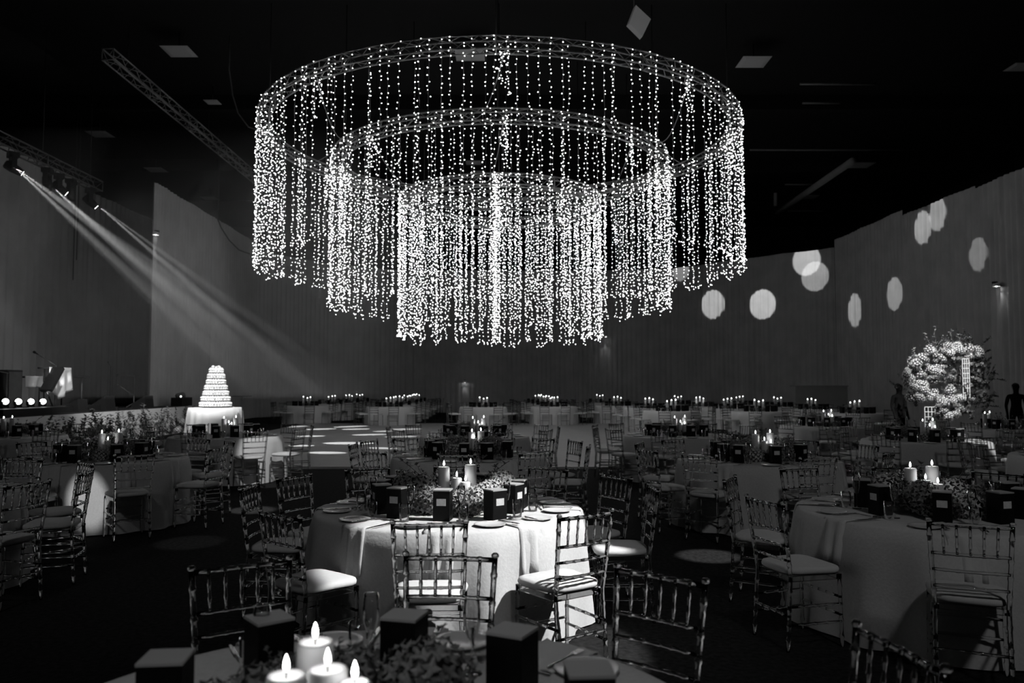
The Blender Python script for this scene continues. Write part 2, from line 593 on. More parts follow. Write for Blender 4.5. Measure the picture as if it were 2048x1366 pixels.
# ------------------------------------------------------------------ trusses
def straight_truss(name, p0, p1, label, mat='truss', h=0.32, seg=3.0, r=0.025):
    """A box truss made of bolted segments, each four chords with a lattice."""
    p0, p1 = Vector(p0), Vector(p1)
    L = (p1 - p0).length
    d = (p1 - p0) / L
    side = d.cross(Vector((0, 0, 1))).normalized()
    up = side.cross(d)
    t = thing(name, label, 'truss', p0)
    n = max(1, round(L / seg))
    for s in range(n):
        a, b = L * s / n + 0.01, L * (s + 1) / n - 0.01
        for sa, sb in ((-1, -1), (1, -1), (1, 1), (-1, 1)):
            c = side * sa * h / 2 + up * sb * h / 2
            obj('chord', MB().tube(d * a + c, d * b + c, r, 6).mesh('chord', mat), t)
        m = MB()
        k = max(2, int((b - a) / 0.4))
        cs = [side * sa * h / 2 + up * sb * h / 2 for sa, sb in ((-1, -1), (1, -1), (1, 1), (-1, 1))]
        for i in range(k):
            q0, q1 = a + (b - a) * i / k, a + (b - a) * (i + 1) / k
            for e in range(4):
                c0, c1 = cs[e], cs[(e + 1) % 4]
                if i % 2:
                    c0, c1 = c1, c0
                m.tube(d * q0 + c0, d * q1 + c1, r * 0.5, 4)
        for q in (a, b):
            for e in range(4):
                m.tube(d * q + cs[e], d * q + cs[(e + 1) % 4], r * 0.7, 4)
        tag(obj('lattice', m.mesh('lattice', mat), t), kind='stuff')
    for s in (0.08, 0.5, 0.92):
        q = d * L * s
        obj('hoist_chain', MB().tube(q + Vector((0, 0, h / 2)), (q.x, q.y, CEIL - p0.z - 0.003), 0.012, 5).mesh('hoist_chain', 'black'), t)
    return t


TZ = 11.0
p_a, p_b = at_z(215, 108, TZ), at_z(520, 378, TZ)
straight_truss('box_truss', p_a, (p_a.x - 0.2, p_b.y, TZ), 'grey box truss hanging from the ceiling beside the chandelier')
SZ = 8.35
p_a, p_b = at_x(-60, 250, -14.0), at_x(196, 378, -14.0)
straight_truss('lighting_truss', (-14.0, p_a.y, SZ), (-14.0, p_b.y, SZ), 'dark lighting truss carrying moving heads above the stage', 'truss_dark')


def moving_head(px, py, lit, label, yaw, tilt):
    p = at_x(px, py, -14.0)
    t = thing('moving_head_light', label, 'spotlight', (-14.0, p.y, SZ - 0.17), yaw, 'moving heads on the stage truss')
    m = MB().box(-0.16, 0.16, -0.13, 0.13, -0.16, -0.02)
    obj('base', m.mesh('base', 'black'), t)
    m = MB()
    for s in (-1, 1):
        m.box(s * 0.17 - 0.03, s * 0.17 + 0.03, -0.06, 0.06, -0.52, -0.12)
    m.box(-0.2, 0.2, -0.06, 0.06, -0.2, -0.14)
    obj('yoke', m.mesh('yoke', 'black'), t)
    d = Vector((0, cos(tilt), -sin(tilt)))
    c = Vector((0, 0, -0.45))
    h = obj('head', MB().sweep([c - d * 0.22, c - d * 0.18, c, c + d * 0.16, c + d * 0.26], [0.09, 0.13, 0.14, 0.12, 0.10], 12).mesh('head', 'black'), t)
    obj('lens', MB().sweep([c + d * 0.262, c + d * 0.268], 0.075, 12).mesh('lens', 'lens' if lit else 'black'), h)
    return t


moving_head(26, 322, True, 'lit moving head light at the near end of the stage truss', R(-45), R(25))
moving_head(95, 348, False, 'unlit moving head light second along the stage truss', R(-80), R(85))
moving_head(118, 360, True, 'lit moving head light in the middle of the stage truss', R(-50), R(35))
moving_head(142, 372, False, 'unlit moving head light fourth along the stage truss', R(-80), R(85))
moving_head(180, 388, True, 'lit moving head light at the far end of the stage truss', R(-50), R(40))


# ------------------------------------------------------------------ chandelier of three truss rings
CX, CYY = -0.36, 24.5
RINGS = [('outer', 7.08, 7.60 + EYE, 4.28, 184, 0.128, 0.0120), ('middle', 4.98, 6.70 + EYE, 4.42, 130, 0.128, 0.0118), ('inner', 2.93, 5.62 + EYE, 4.25, 102, 0.115, 0.0118)]


def string_mesh(L, step, rb, seed, ragged=0.0):
    rnd = random.Random(seed)
    m = MB()
    x, z = 0.0, 0.0
    pts = [(0, 0, 0.0)]
    while z > -L:
        z -= 0.5
        pts.append((rnd.uniform(-0.012, 0.012), rnd.uniform(-0.012, 0.012), max(z, -L)))
    m.sweep(pts, 0.0035, 3, 0, False, False)
    z = -rnd.uniform(0.02, step)
    while z > -L:
        a = rnd.uniform(0, 2 * pi)
        off = rnd.uniform(0.012, 0.045)
        m.ico((cos(a) * off, sin(a) * off, z), rb * rnd.uniform(0.8, 1.1), 1)
        z -= step * rnd.uniform(0.55, 1.45)
    # the loose end of the string: a little splay of bulbs
    for k in range(3):
        m.ico((rnd.uniform(-0.07, 0.07), rnd.uniform(-0.07, 0.07), -L - rnd.uniform(-0.05, 0.10)), rb, 1)
    return m.mesh('light_string', 'wire', 'bulb')


def ring_truss(t, rad, h, r, nseg):
    """Parts of a circular box truss: bolted arc segments of four chords, each with its lattice."""
    for s in range(nseg):
        a0, a1 = 2 * pi * s / nseg, 2 * pi * (s + 1) / nseg
        m = MB()
        k = max(6, int(rad * (a1 - a0) / 0.35))
        crn = [(-h / 2, -h / 2), (h / 2, -h / 2), (h / 2, h / 2), (-h / 2, h / 2)]

        def P(a, c):
            return Vector(((rad + c[0]) * cos(a), (rad + c[0]) * sin(a), c[1]))
        for c in crn:
            m.sweep([P(a0 + (a1 - a0) * i / k, c) for i in range(k + 1)], r, 6)
        seg = obj('truss_segment', m.mesh('truss_segment', 'truss'), t)
        w = MB()
        for i in range(k):
            b0, b1 = a0 + (a1 - a0) * i / k, a0 + (a1 - a0) * (i + 1) / k
            for e in range(4):
                c0, c1 = crn[e], crn[(e + 1) % 4]
                if i % 2:
                    c0, c1 = c1, c0
                w.tube(P(b0, c0), P(b1, c1), r * 0.45, 4)
        for e in range(4):
            w.tube(P(a0, crn[e]), P(a0, crn[(e + 1) % 4]), r * 0.8, 4)
        tag(obj('lattice', w.mesh('lattice', 'truss'), seg), kind='stuff')


ring_labels = {'outer': 'widest truss ring of the chandelier with hanging fairy light strings', 'middle': 'middle truss ring of the chandelier with hanging fairy light strings',
               'inner': 'smallest, lowest truss ring of the chandelier with dense fairy light strings'}
for name, rad, z, L, ns, step, rb in RINGS:
    t = thing('ring_chandelier', ring_labels[name], 'chandelier', (CX, CYY, z), 0, 'concentric chandelier rings')
    h = 0.30
    ring_truss(t, rad, h, 0.020, {'outer': 12, 'middle': 10, 'inner': 6}[name])
    # eight string meshes of slightly different length are shared round the ring
    var = [string_mesh(L + dl, step, rb, ns + 13 * i) for i, dl in enumerate((0, 0.06, -0.07, 0.1, -0.04, 0.03, -0.12, 0.14))]
    rnd = random.Random(len(name))
    for i in range(ns):
        a = 2 * pi * (i + rnd.uniform(-0.16, 0.16)) / ns
        rr = rad + (h / 2 + 0.03) * (1 if i % 5 else -1)
        obj('light_string', var[rnd.randrange(8)], t, (rr * cos(a), rr * sin(a), h / 2 + 0.02), rnd.uniform(0, 6.28))
    # bundles where spare string ends are gathered
    nb = {'outer': 9, 'middle': 8, 'inner': 3}[name]
    short = [string_mesh(0.9 + 0.3 * i, 0.08, rb * 0.9, 500 + i) for i in range(3)]
    for b in range(nb):
        a = -pi / 2 + 0.03 + 2 * pi * b / nb
        for q in range(1 if b % 2 else 2):
            aa = a + rnd.uniform(-0.05, 0.05) / rad * 3
            obj('gathered_string', short[q], t, ((rad - 0.05) * cos(aa), (rad - 0.05) * sin(aa), 0.1), rnd.uniform(0, 6.28))
    # chains up to the ceiling
    for b in range(6):
        a = pi / 6 + 2 * pi * b / 6
        obj('hoist_chain', MB().tube((rad * cos(a), rad * sin(a), 0.15), (rad * cos(a), rad * sin(a), CEIL - z - 0.003), 0.012, 5).mesh('hoist_chain', 'black'), t)
    if name == 'inner':
        long = [string_mesh(4.5 + 0.05 * i, 0.07, rb, 700 + i) for i in range(4)]
        for q in range(6):
            a = -pi / 2 + rnd.uniform(-0.035, 0.035)
            obj('gathered_string', long[q % 4], t, ((rad + 0.1) * cos(a) - 0.06, (rad + 0.1) * sin(a) + rnd.uniform(-0.08, 0.08), 0.15), rnd.uniform(0, 6.28))
    else:
        # feed cables swagging inward and down to the next ring
        nr, nz = {'outer': (RINGS[1][1], RINGS[1][2]), 'middle': (RINGS[2][1], RINGS[2][2])}[name]
        for b in range(nb):
            a = -pi / 2 + 0.03 + 2 * pi * b / nb
            a2 = a + (0.22 if b % 2 else -0.22)
            pts, m = [], MB()
            for i in range(13):
                s = i / 12
                q = Vector((rad * cos(a), rad * sin(a), -0.1)).lerp(Vector((nr * cos(a2), nr * sin(a2), nz - z + 0.1)), s)
                q.z -= 0.9 * sin(pi * s) * (1 - 0.3 * s)
                pts.append(q)
            m.sweep(pts, 0.009, 4)
            for i in range(10):
                q = pts[0].lerp(pts[2], i / 10)
                m.ico(q + Vector((rnd.uniform(-0.06, 0.06), rnd.uniform(-0.06, 0.06), rnd.uniform(-0.1, 0.1))), 0.016, 1)
            obj('feed_cable', m.mesh('feed_cable', 'wire', 'bulb'), t)

# ------------------------------------------------------------------ ceiling fittings
k = 0
for px, py, w, dim in ((358, 105, 0.85, 'panel'), (425, 206, 0.5, 'panel'), (200, 270, 0.85, 'panel'), (312, 341, 0.85, 'panel'), (940, 112, 0.9, 'panel'), (947, 327, 0.7, 'panel'),
                       (957, 346, 0.6, 'panel'), (1507, 126, 0.9, 'panel'), (1722, 332, 1.0, 'panel'), (1618, 395, 0.9, 'panel'), (420, 398, 0.8, 'panel'), (2040, 136, 0.7, 'panel')):
    p = at_z(px, py, CEIL - 0.6)
    where = ['beside the box truss near its front end', 'between the box truss and the chandelier', 'in front of the stage lighting truss', 'above the free drape edge', 'showing inside the widest chandelier ring',
             'showing inside the middle chandelier ring', 'showing just over the smallest chandelier ring', 'above the widest chandelier ring at its far side', 'larger one beside the air duct', 'smaller one beside the air duct',
             'above the drape beside the chandelier fringe', 'cut by the picture edge'][k]
    t = thing('ceiling_panel', 'pale square ceiling fitting ' + where, 'ceiling fitting', (p.x, p.y, CEIL - 0.6), 0, 'square ceiling fittings')
    obj('tray', MB().add([(-w / 2, -w / 2, 0.03), (w / 2, -w / 2, 0.03), (w / 2, w / 2, 0.03), (-w / 2, w / 2, 0.03), (-w * .35, -w * .35, 0), (w * .35, -w * .35, 0), (w * .35, w * .35, 0), (-w * .35, w * .35, 0)],
                         [(0, 1, 5, 4), (1, 2, 6, 5), (2, 3, 7, 6), (3, 0, 4, 7), (4, 5, 6, 7)]).mesh('tray', dim), t)
    obj('hanger', MB().tube((0, 0, 0.02), (0, 0, 0.598), 0.02, 5).mesh('hanger', 'black'), t)
    k += 1
# the tilted white loudspeaker panel above the chandelier
q4 = [at_y(1272, 10, 14.0), at_y(1302, 38, 14.06), at_y(1285, 73, 14.0), at_y(1258, 46, 13.94)]
p = (q4[0] + q4[1] + q4[2] + q4[3]) / 4
t = thing('hanging_speaker', 'white tilted square speaker hanging above the chandelier', 'speaker', p)
nr = (q4[1] - q4[0]).cross(q4[3] - q4[0]).normalized()
if nr.y > 0:
    nr = -nr
v = [q - p for q in q4] + [q - p - nr * 0.12 for q in q4]
obj('front_grille', MB().add(v[:4], [(0, 1, 2, 3)]).add([q + nr * 0.0 for q in v], [(0, 4, 5, 1), (1, 5, 6, 2), (2, 6, 7, 3), (3, 7, 4, 0), (7, 6, 5, 4)]).mesh('front_grille', 'white_panel'), t)
obj('hanging_wire', MB().tube(v[4] * 0.9, (v[4].x, v[4].y, CEIL - p.z - 0.003), 0.01, 5).mesh('hanging_wire', 'truss_dark'), t)
spot('panel_light', (p.x - 1.0, p.y - 6, 6.5), p, 0.6, 0.35 * K, 0.6, 0.05)
# a loose cable hanging beside the chandelier
a0 = at_y(458, 140, 24.0)
pts = [a0 + Vector((0, 0, CEIL - a0.z - 0.003)), a0, at_y(465, 190, 24.0), at_y(476, 226, 24.0), at_y(497, 254, 24.0), at_y(520, 262, 24.0)]
single('hanging_cable', MB().sweep(pts, 0.02, 6).mesh('hanging_cable', 'truss_dark'), 'loose dark cable hanging from the ceiling beside the chandelier', 'cable')
a0 = at_x(436, 440, LW + 0.15)
pts = [Vector((a0.x, a0.y, CEIL - 0.003)), a0, at_x(442, 455, LW + 0.15), at_x(458, 480, LW + 0.15), at_x(478, 500, LW + 0.15), at_x(500, 508, LW + 0.15)]
single('hanging_cable', MB().sweep(pts, 0.03, 6).mesh('hanging_cable', 'cable'), 'black cable sagging along the top of the drape behind the cake', 'cable')
# two ropes down the stage backdrop
for px, lab in ((150, 'longer'), (157, 'shorter')):
    a0, b0 = at_x(px, 400, BX + 0.2), at_x(px - 4, 560 if px == 150 else 520, BX + 0.2)
    a0.z = CEIL - 0.003
    single('hanging_rope', MB().tube(a0, b0, 0.02, 5).mesh('hanging_rope', 'cable'), f'{lab} of two thin dark ropes hanging before the stage backdrop', 'rope', group='ropes on the stage backdrop')


# wall lamps fixed to the drape line
def wall_lamp(p, direction, label, power, wall):
    t = thing('wall_lamp', label, 'lamp', p, direction)
    obj('bracket', MB().box(-0.05, 0.05, -0.02, 0.12, 0.10, 0.16).mesh('bracket', 'black'), t)
    obj('shade', MB().lathe([(0.05, 0.12), (0.09, 0.10), (0.11, 0.0)], 12).mesh('shade', 'white_panel'), t)
    obj('lamp_bulb', MB().ico((0, 0, 0.03), 0.04, 0, 2).mesh('lamp_bulb', 'lens'), t)
    spot('wall_lamp_light', Vector(p) + Vector((0, 0, 0.0)), Vector(p) + Vector(wall) * 0.30 + Vector((0, 0, -1.0)), 0.6, power * K, 0.9, 0.03)


p = at_y(1211, 674, 46.6)
wall_lamp(p - Vector((0, 0.1, 0)), 0, 'small lit wall lamp on the back drape under the chandelier fringe', 1.4, (0, 1, 0))
p = at_x(1993, 573, rx - 0.12)
wall_lamp(p, R(90), 'small lit wall lamp on the drape above the flower arch', 1.0, (1, 0, 0))
p = at_x(311, 470, LW + 0.12)
wall_lamp(p, R(-90), 'small lit lamp at the free edge of the drape beside the stage', 3.0, (-1, 0, 0))
p = at_y(930, 765, 47.0)
wall_lamp(p - Vector((0, 0.1, 0)), 0, 'small lit lamp low on the back drape behind the far tables', 0.8, (0, 1, 0))

# grey bar front against the side drape
a0, b0 = at_z(1590, 806, 0.0), at_z(1696, 806, 0.0)
pa, pb = at_y(1591, 771, 31.5), at_y(1695, 771, 31.5)
t = thing('bar_counter', 'plain grey bar counter standing before the side drape', 'bar', ((pa.x + pb.x) / 2, 31.5, 0))
w = pb.x - pa.x
obj('front_panel', MB().box(-w / 2, w / 2, 0, 0.04, 0, pa.z - 0.04).mesh('front_panel', 'grey_panel'), t)
obj('counter_top', MB().box(-w / 2 - 0.02, w / 2 + 0.02, -0.03, 0.6, pa.z - 0.04, pa.z).mesh('counter_top', 'grey_panel'), t)

# ================================================================== CHAIRS
def bamboo(m, p0, p1, r, nodes, n=8, mi=0, mids=None):
    """A turned rod with swollen bamboo rings at the given fractions."""
    pts = [Vector(p0)] + [Vector(q) for q in (mids or [])] + [Vector(p1)]
    seg = [(b - a).length for a, b in zip(pts, pts[1:])]
    tot = sum(seg)

    def at(s):
        s = max(0, min(1, s)) * tot
        for a, b, l in zip(pts, pts[1:], seg):
            if s <= l + 1e-9:
                return a.lerp(b, s / l)
            s -= l
        return pts[-1]
    st = [(0, 1.0)]
    e = 0.011 / tot
    for q in sorted(nodes):
        st += [(q - e * 1.2, 1.0), (q - e * 0.5, 1.24), (q + e * 0.5, 1.24), (q + e * 1.2, 1.0)]
    st.append((1, 1.0))
    acc = 0
    for l in seg[:-1]:
        acc += l
        st.append((acc / tot, 1.0))
    st.sort(key=lambda q: q[0])
    return m.sweep([at(s) for s, _ in st], [r * k for _, k in st], n, mi)


SEAT = 0.445
def back_x(z):
    return 0.175 + 0.022 * (z - SEAT) / 0.475


def back_y(z):
    return -0.175 - 0.062 * max(0, z - SEAT) / 0.475


def cushion_mb(m, mi=0, n=20):
    prof = [(0.0, 0.0), (0.90, 0.0), (0.99, 0.012), (1.0, 0.026), (0.97, 0.042), (0.85, 0.050), (0.45, 0.056), (0.0, 0.058)]
    rows = []
    for s, z in prof:
        row = []
        for k in range(n + 1):
            a = 2 * pi * k / n
            c, q = cos(a), sin(a)
            e = 0.42
            x = math.copysign(abs(c) ** e, c) * (0.205 if q > 0 else 0.19)
            y = math.copysign(abs(q) ** e, q) * 0.195
            x *= 1 + 0.06 * y / 0.195
            row.append((x * s, y * s + 0.012, SEAT + 0.012 + z))
        rows.append(row)
    return m.grid(rows, mi)


def chair_parts():
    """Mesh data of a clear bamboo-turned banquet chair, one per part."""
    parts = []
    A = 'acrylic'
    for s in (-1, 1):
        m = MB()
        bamboo(m, (s * 0.178, -0.205, 0), (s * back_x(0.905), back_y(0.905), 0.905), 0.0125, (0.08, 0.17, 0.27, 0.40, 0.58, 0.69, 0.79, 0.92), 8, 0, [(s * 0.175, -0.175, SEAT)])
        p = (s * back_x(0.915), back_y(0.915), 0.905)
        m.lathe([(0.0135, 0), (0.0165, 0.004), (0.0165, 0.013), (0.013, 0.017), (0.010, 0.020)], 8, 0, True, True, False, p)
        parts.append(('back_post', m.mesh('back_post', A)))
        m = MB()
        bamboo(m, (s * 0.195, 0.185, 0), (s * 0.19, 0.175, SEAT), 0.0120, (0.15, 0.38, 0.6, 0.85))
        parts.append(('leg', m.mesh('leg', A)))
        for z in (0.16, 0.27):
            m = MB()
            bamboo(m, (s * 0.178, -0.195, z), (s * 0.194, 0.182, z), 0.0085, (0.25, 0.5, 0.75), 6)
            parts.append(('stretcher', m.mesh('stretcher', A)))
    for y, z in ((0.183, 0.20), (0.183, 0.31), (-0.195, 0.215)):
        m = MB()
        bamboo(m, (-0.185, y, z), (0.185, y, z), 0.0085, (0.2, 0.4, 0.6, 0.8), 6)
        parts.append(('stretcher', m.mesh('stretcher', A)))
    for z, r in ((0.895, 0.0112), (0.735, 0.0092), (0.645, 0.0082), (0.555, 0.0082)):
        m = MB()
        x, y = back_x(z), back_y(z)
        bow = -0.014
        bamboo(m, (-x, y, z), (x, y, z), r, (0.17, 0.335, 0.5, 0.665, 0.83), 8, 0, [(-x * 0.5, y + bow * 0.75, z), (0, y + bow, z), (x * 0.5, y + bow * 0.75, z)])
        parts.append(('back_rail', m.mesh('back_rail', A)))
    for i in range(5):
        m = MB()
        u = -0.665 + 0.3325 * i
        bow = -0.014 * (1 - u * u)
        bamboo(m, (u * back_x(0.735), back_y(0.735) + bow, 0.735), (u * back_x(0.895), back_y(0.895) + bow, 0.895), 0.0068, (0.33, 0.67), 6)
        parts.append(('spindle', m.mesh('spindle', A)))
    m = MB()
    ring = [(-0.178, -0.175), (0.178, -0.175), (0.195, 0.19), (-0.195, 0.19)]
    inner = [(x * 0.86, y * 0.86) for x, y in ring]
    for z0, z1 in ((SEAT - 0.022, SEAT + 0.010),):
        v = [(x, y, z0) for x, y in ring] + [(x, y, z1) for x, y in ring] + [(x, y, z0) for x, y in inner] + [(x, y, z1) for x, y in inner]
        f = []
        for i in range(4):
            j = (i + 1) % 4
            f += [(i, j, 4 + j, 4 + i), (8 + j, 8 + i, 12 + i, 12 + j), (4 + i, 4 + j, 12 + j, 12 + i), (j, i, 8 + i, 8 + j)]
        m.add(v, f)
    parts.append(('seat_frame', m.mesh('seat_frame', A)))
    parts.append(('cushion', cushion_mb(MB()).mesh('cushion', 'cushion')))
    return parts


def chair_mid_parts():
    """The same chair for the middle distance: legs, backrest, cushion."""
    A = 'acrylic_thin'
    legs = []
    for s in (-1, 1):
        legs.append(('back_post', bamboo(MB(), (s * 0.178, -0.205, 0), (s * back_x(0.92), back_y(0.92), 0.92), 0.015, (0.17, 0.4, 0.69, 0.96), 5, 0, [(s * 0.175, -0.175, SEAT)]).mesh('back_post', A)))
        legs.append(('leg', MB().tube((s * 0.195, 0.185, 0), (s * 0.19, 0.175, SEAT), 0.014, 5).mesh('leg', A)))
    m = MB()
    for z in (0.895, 0.735, 0.645, 0.555):
        m.sweep([(-back_x(z), back_y(z), z), (0, back_y(z) - 0.014, z), (back_x(z), back_y(z), z)], 0.011, 5)
    for i in range(5):
        u = -0.665 + 0.3325 * i
        bow = -0.014 * (1 - u * u)
        m.sweep([(u * back_x(0.735), back_y(0.735) + bow, 0.735), (u * back_x(0.815), back_y(0.815) + bow, 0.815), (u * back_x(0.895), back_y(0.895) + bow, 0.895)], [0.007, 0.010, 0.007], 5)
    legs.append(('backrest', m.mesh('backrest', A)))
    m = MB()
    for s in (-1, 1):
        for z in (0.16, 0.27):
            m.tube((s * 0.178, -0.195, z), (s * 0.194, 0.182, z), 0.009, 4)
    for y, z in ((0.183, 0.20), (0.183, 0.31), (-0.195, 0.215)):
        m.tube((-0.185, y, z), (0.185, y, z), 0.009, 4)
    legs.append(('stretcher_frame', m.mesh('stretcher_frame', A)))
    legs.append(('cushion', cushion_mb(MB(), 0, 12).mesh('cushion', 'cushion')))
    return legs


def chair_far_mesh():
    m = MB()
    for s in (-1, 1):
        m.tube((s * 0.178, -0.205, 0), (s * 0.197, -0.237, 0.92), 0.015, 4)
        m.tube((s * 0.195, 0.185, 0), (s * 0.19, 0.175, SEAT), 0.014, 4)
    for z in (0.895, 0.735, 0.645, 0.555, 0.22):
        m.tube((-back_x(z), back_y(z), z), (back_x(z), back_y(z), z), 0.012, 4)
    for i in range(5):
        u = -0.665 + 0.3325 * i
        m.tube((u * 0.188, back_y(0.735), 0.735), (u * 0.195, back_y(0.895), 0.895), 0.009, 4)
    cushion_mb(m, 1, 8)
    return m.mesh('banquet_chair_far', 'acrylic_thin', 'cushion')


NEAR_PARTS = chair_parts()
MID_PARTS = chair_mid_parts()
FAR_MESH = chair_far_mesh()
N_CHAIR = 0


def place_chair(x, y, rz, label, group, lod):
    global N_CHAIR
    N_CHAIR += 1
    if lod == 'far':
        return single('banquet_chair', FAR_MESH, label, 'chair', (x, y, 0), rz, group)
    t = thing('banquet_chair', label, 'chair', (x, y, 0), rz, group)
    for n, me in (NEAR_PARTS if lod == 'near' else MID_PARTS):
        obj(n, me, t)
    return t


# ================================================================== TABLES AND SETTINGS
TH = 0.76
TR = 0.95


def cloth_mesh(seed, r=TR, th=TH, n=120, folds=13, flare=0.10, depth=0.055, drop=None):
    rnd = random.Random(seed)
    ph = [rnd.uniform(0, 6.28) for _ in range(5)]
    bottom = 0.012 if drop is None else th - drop
    rows = []
    prof = [(0.0, 0), (0.5, 0), (0.93, 0), (0.985, -0.002), (1.0, -0.014)]
    for s, dz in prof:
        rows.append([(r * s * cos(2 * pi * k / n), r * s * sin(2 * pi * k / n), th + dz) for k in range(n + 1)])
    for i in range(1, 9):
        t = i / 8
        row = []
        for k in range(n + 1):
            a = 2 * pi * k / n
            w = 0.6 * sin(folds * a + ph[0] + 0.9 * sin(2 * a + ph[1])) + 0.3 * sin((folds + 5) * a + ph[2]) + 0.25 * sin(4 * a + ph[3])
            rr = r + 0.012 + (t ** 0.85) * (flare * 0.6 + depth * w + 0.015 * sin(4 * a + ph[4]))
            row.append((rr * cos(a), rr * sin(a), th - 0.014 - (th - 0.014 - bottom) * t))
        rows.append(row)
    return MB().grid(rows[::-1]).mesh('tablecloth', 'cloth')


CLOTHS = [cloth_mesh(i) for i in range(5)]
FAR_CLOTHS = [cloth_mesh(50 + i, n=64) for i in range(3)]
TABLE_TOP = MB().lathe([(0.0, TH - 0.03), (TR - 0.02, TH - 0.03), (TR - 0.02, TH - 0.004), (0.0, TH - 0.004)], 40).mesh('table_top', 'grey_panel')
PEDESTAL = MB().lathe([(0.30, 0.0), (0.30, 0.03), (0.05, 0.06), (0.05, TH - 0.08), (0.2, TH - 0.03)], 16, close_bottom=True).mesh('pedestal', 'black')

BOX_BODY = MB().box(-0.055, 0.055, -0.055, 0.055, 0, 0.198).mesh('box_body', 'box')
BOX_LID = MB().box(-0.0565, 0.0565, -0.0565, 0.0565, 0.194, 0.202).mesh('box_lid', 'box_top_lit')
BOX_LABEL = MB().box(-0.031, 0.031, -0.0572, -0.0552, 0.100, 0.145).mesh('box_label', 'label')
PLATE = MB().lathe([(0.0, 0.004), (0.060, 0.004), (0.088, 0.013), (0.100, 0.017), (0.102, 0.015), (0.085, 0.007), (0.06, 0.0), (0.0, 0.0)], 28).mesh('plate', 'plate')
TUMBLER = MB().lathe([(0.0, 0.006), (0.026, 0.006), (0.032, 0.05), (0.033, 0.118), (0.0345, 0.118), (0.0335, 0.05), (0.029, 0.0), (0.0, 0.0)], 16).mesh('tumbler', 'glass')
FLUTE_BOWL = MB().lathe([(0.004, 0.10), (0.014, 0.115), (0.024, 0.15), (0.026, 0.185), (0.022, 0.228), (0.0235, 0.2285), (0.0275, 0.185), (0.0255, 0.15), (0.015, 0.110)], 16).mesh('bowl', 'glass')
FLUTE_STEM = MB().lathe([(0.0, 0.0), (0.033, 0.0), (0.033, 0.003), (0.008, 0.008), (0.0035, 0.02), (0.0035, 0.095), (0.007, 0.108)], 14).mesh('stem', 'glass')
CARAFE = MB().lathe([(0.0, 0.004), (0.066, 0.004), (0.072, 0.012), (0.070, 0.03), (0.040, 0.13), (0.024, 0.165), (0.022, 0.185), (0.034, 0.225), (0.036, 0.226), (0.025, 0.185), (0.028, 0.165), (0.074, 0.03), (0.076, 0.01), (0.070, 0.0), (0.0, 0.0)], 20).mesh('glass_body', 'glass')
CARAFE_WATER = MB().lathe([(0.0, 0.008), (0.064, 0.008), (0.067, 0.03), (0.043, 0.11), (0.0, 0.11)], 20).mesh('water', 'water')


def _knife():
    m = MB()
    m.sweep([(0, -0.105, 0.004), (0, -0.10, 0.004), (0, -0.01, 0.004), (0, 0.0, 0.004)], [0.003, 0.0048, 0.0042, 0.003], 6)
    m.box(-0.008, 0.006, 0.0, 0.085, 0.003, 0.0046)
    m.box(-0.006, 0.003, 0.085, 0.105, 0.003, 0.0046)
    return m.mesh('knife', 'steel')


def _fork():
    m = MB()
    m.sweep([(0, -0.10, 0.003), (0, -0.095, 0.003), (0, 0.02, 0.005), (0, 0.045, 0.007)], [0.003, 0.0048, 0.003, 0.004], 6)
    m.box(-0.011, 0.011, 0.045, 0.062, 0.005, 0.0075)
    for i in range(4):
        x = -0.011 + 0.0063 * i
        m.box(x, x + 0.003, 0.06, 0.10, 0.006, 0.008)
    return m.mesh('fork', 'steel')


def _spoon():
    m = MB()
    m.sweep([(0, -0.09, 0.003), (0, -0.085, 0.003), (0, 0.03, 0.005), (0, 0.05, 0.005)], [0.003, 0.0045, 0.0028, 0.003], 6)
    m.ico((0, 0.068, 0.006), 0.019, 0, 2, 0.3)
    return m.mesh('spoon', 'steel')


KNIFE, FORK, SPOON = _knife(), _fork(), _spoon()


def napkin_mesh(seed):
    """A napkin laid from the plate over the table edge; local +x points outwards, table edge at x = 0.16."""
    rnd = random.Random(seed)
    rows = []
    path = [(-0.10, 0.006), (0.0, 0.006), (0.10, 0.006), (0.145, 0.006), (0.165, 0.0), (0.178, -0.02), (0.186, -0.06), (0.194, -0.13), (0.203, -0.20), (0.212, -0.28)]
    sk = rnd.uniform(-0.03, 0.03)
    for i, (x, z) in enumerate(path):
        row = []
        for j in range(9):
            u = j / 8 - 0.5
            hang = max(0, i - 3) / 6
            wdt = 0.21 * (1 - 0.12 * hang)
            row.append((x + hang * 0.022 * sin(j * 1.6 + seed) - 0.02 * (2 * u) ** 2 * min(1, hang * 3), u * wdt + sk * hang, z + (0.004 * sin(j * 2.1 + i + seed) if z > 0 else 0) - hang * 0.04 * (1 if j in (0, 1) else 0) * (seed % 2)))
        rows.append(row)
    return MB().thick_grid(rows, 0.004).mesh('napkin', 'napkin')


NAPKINS = [napkin_mesh(i) for i in range(4)]


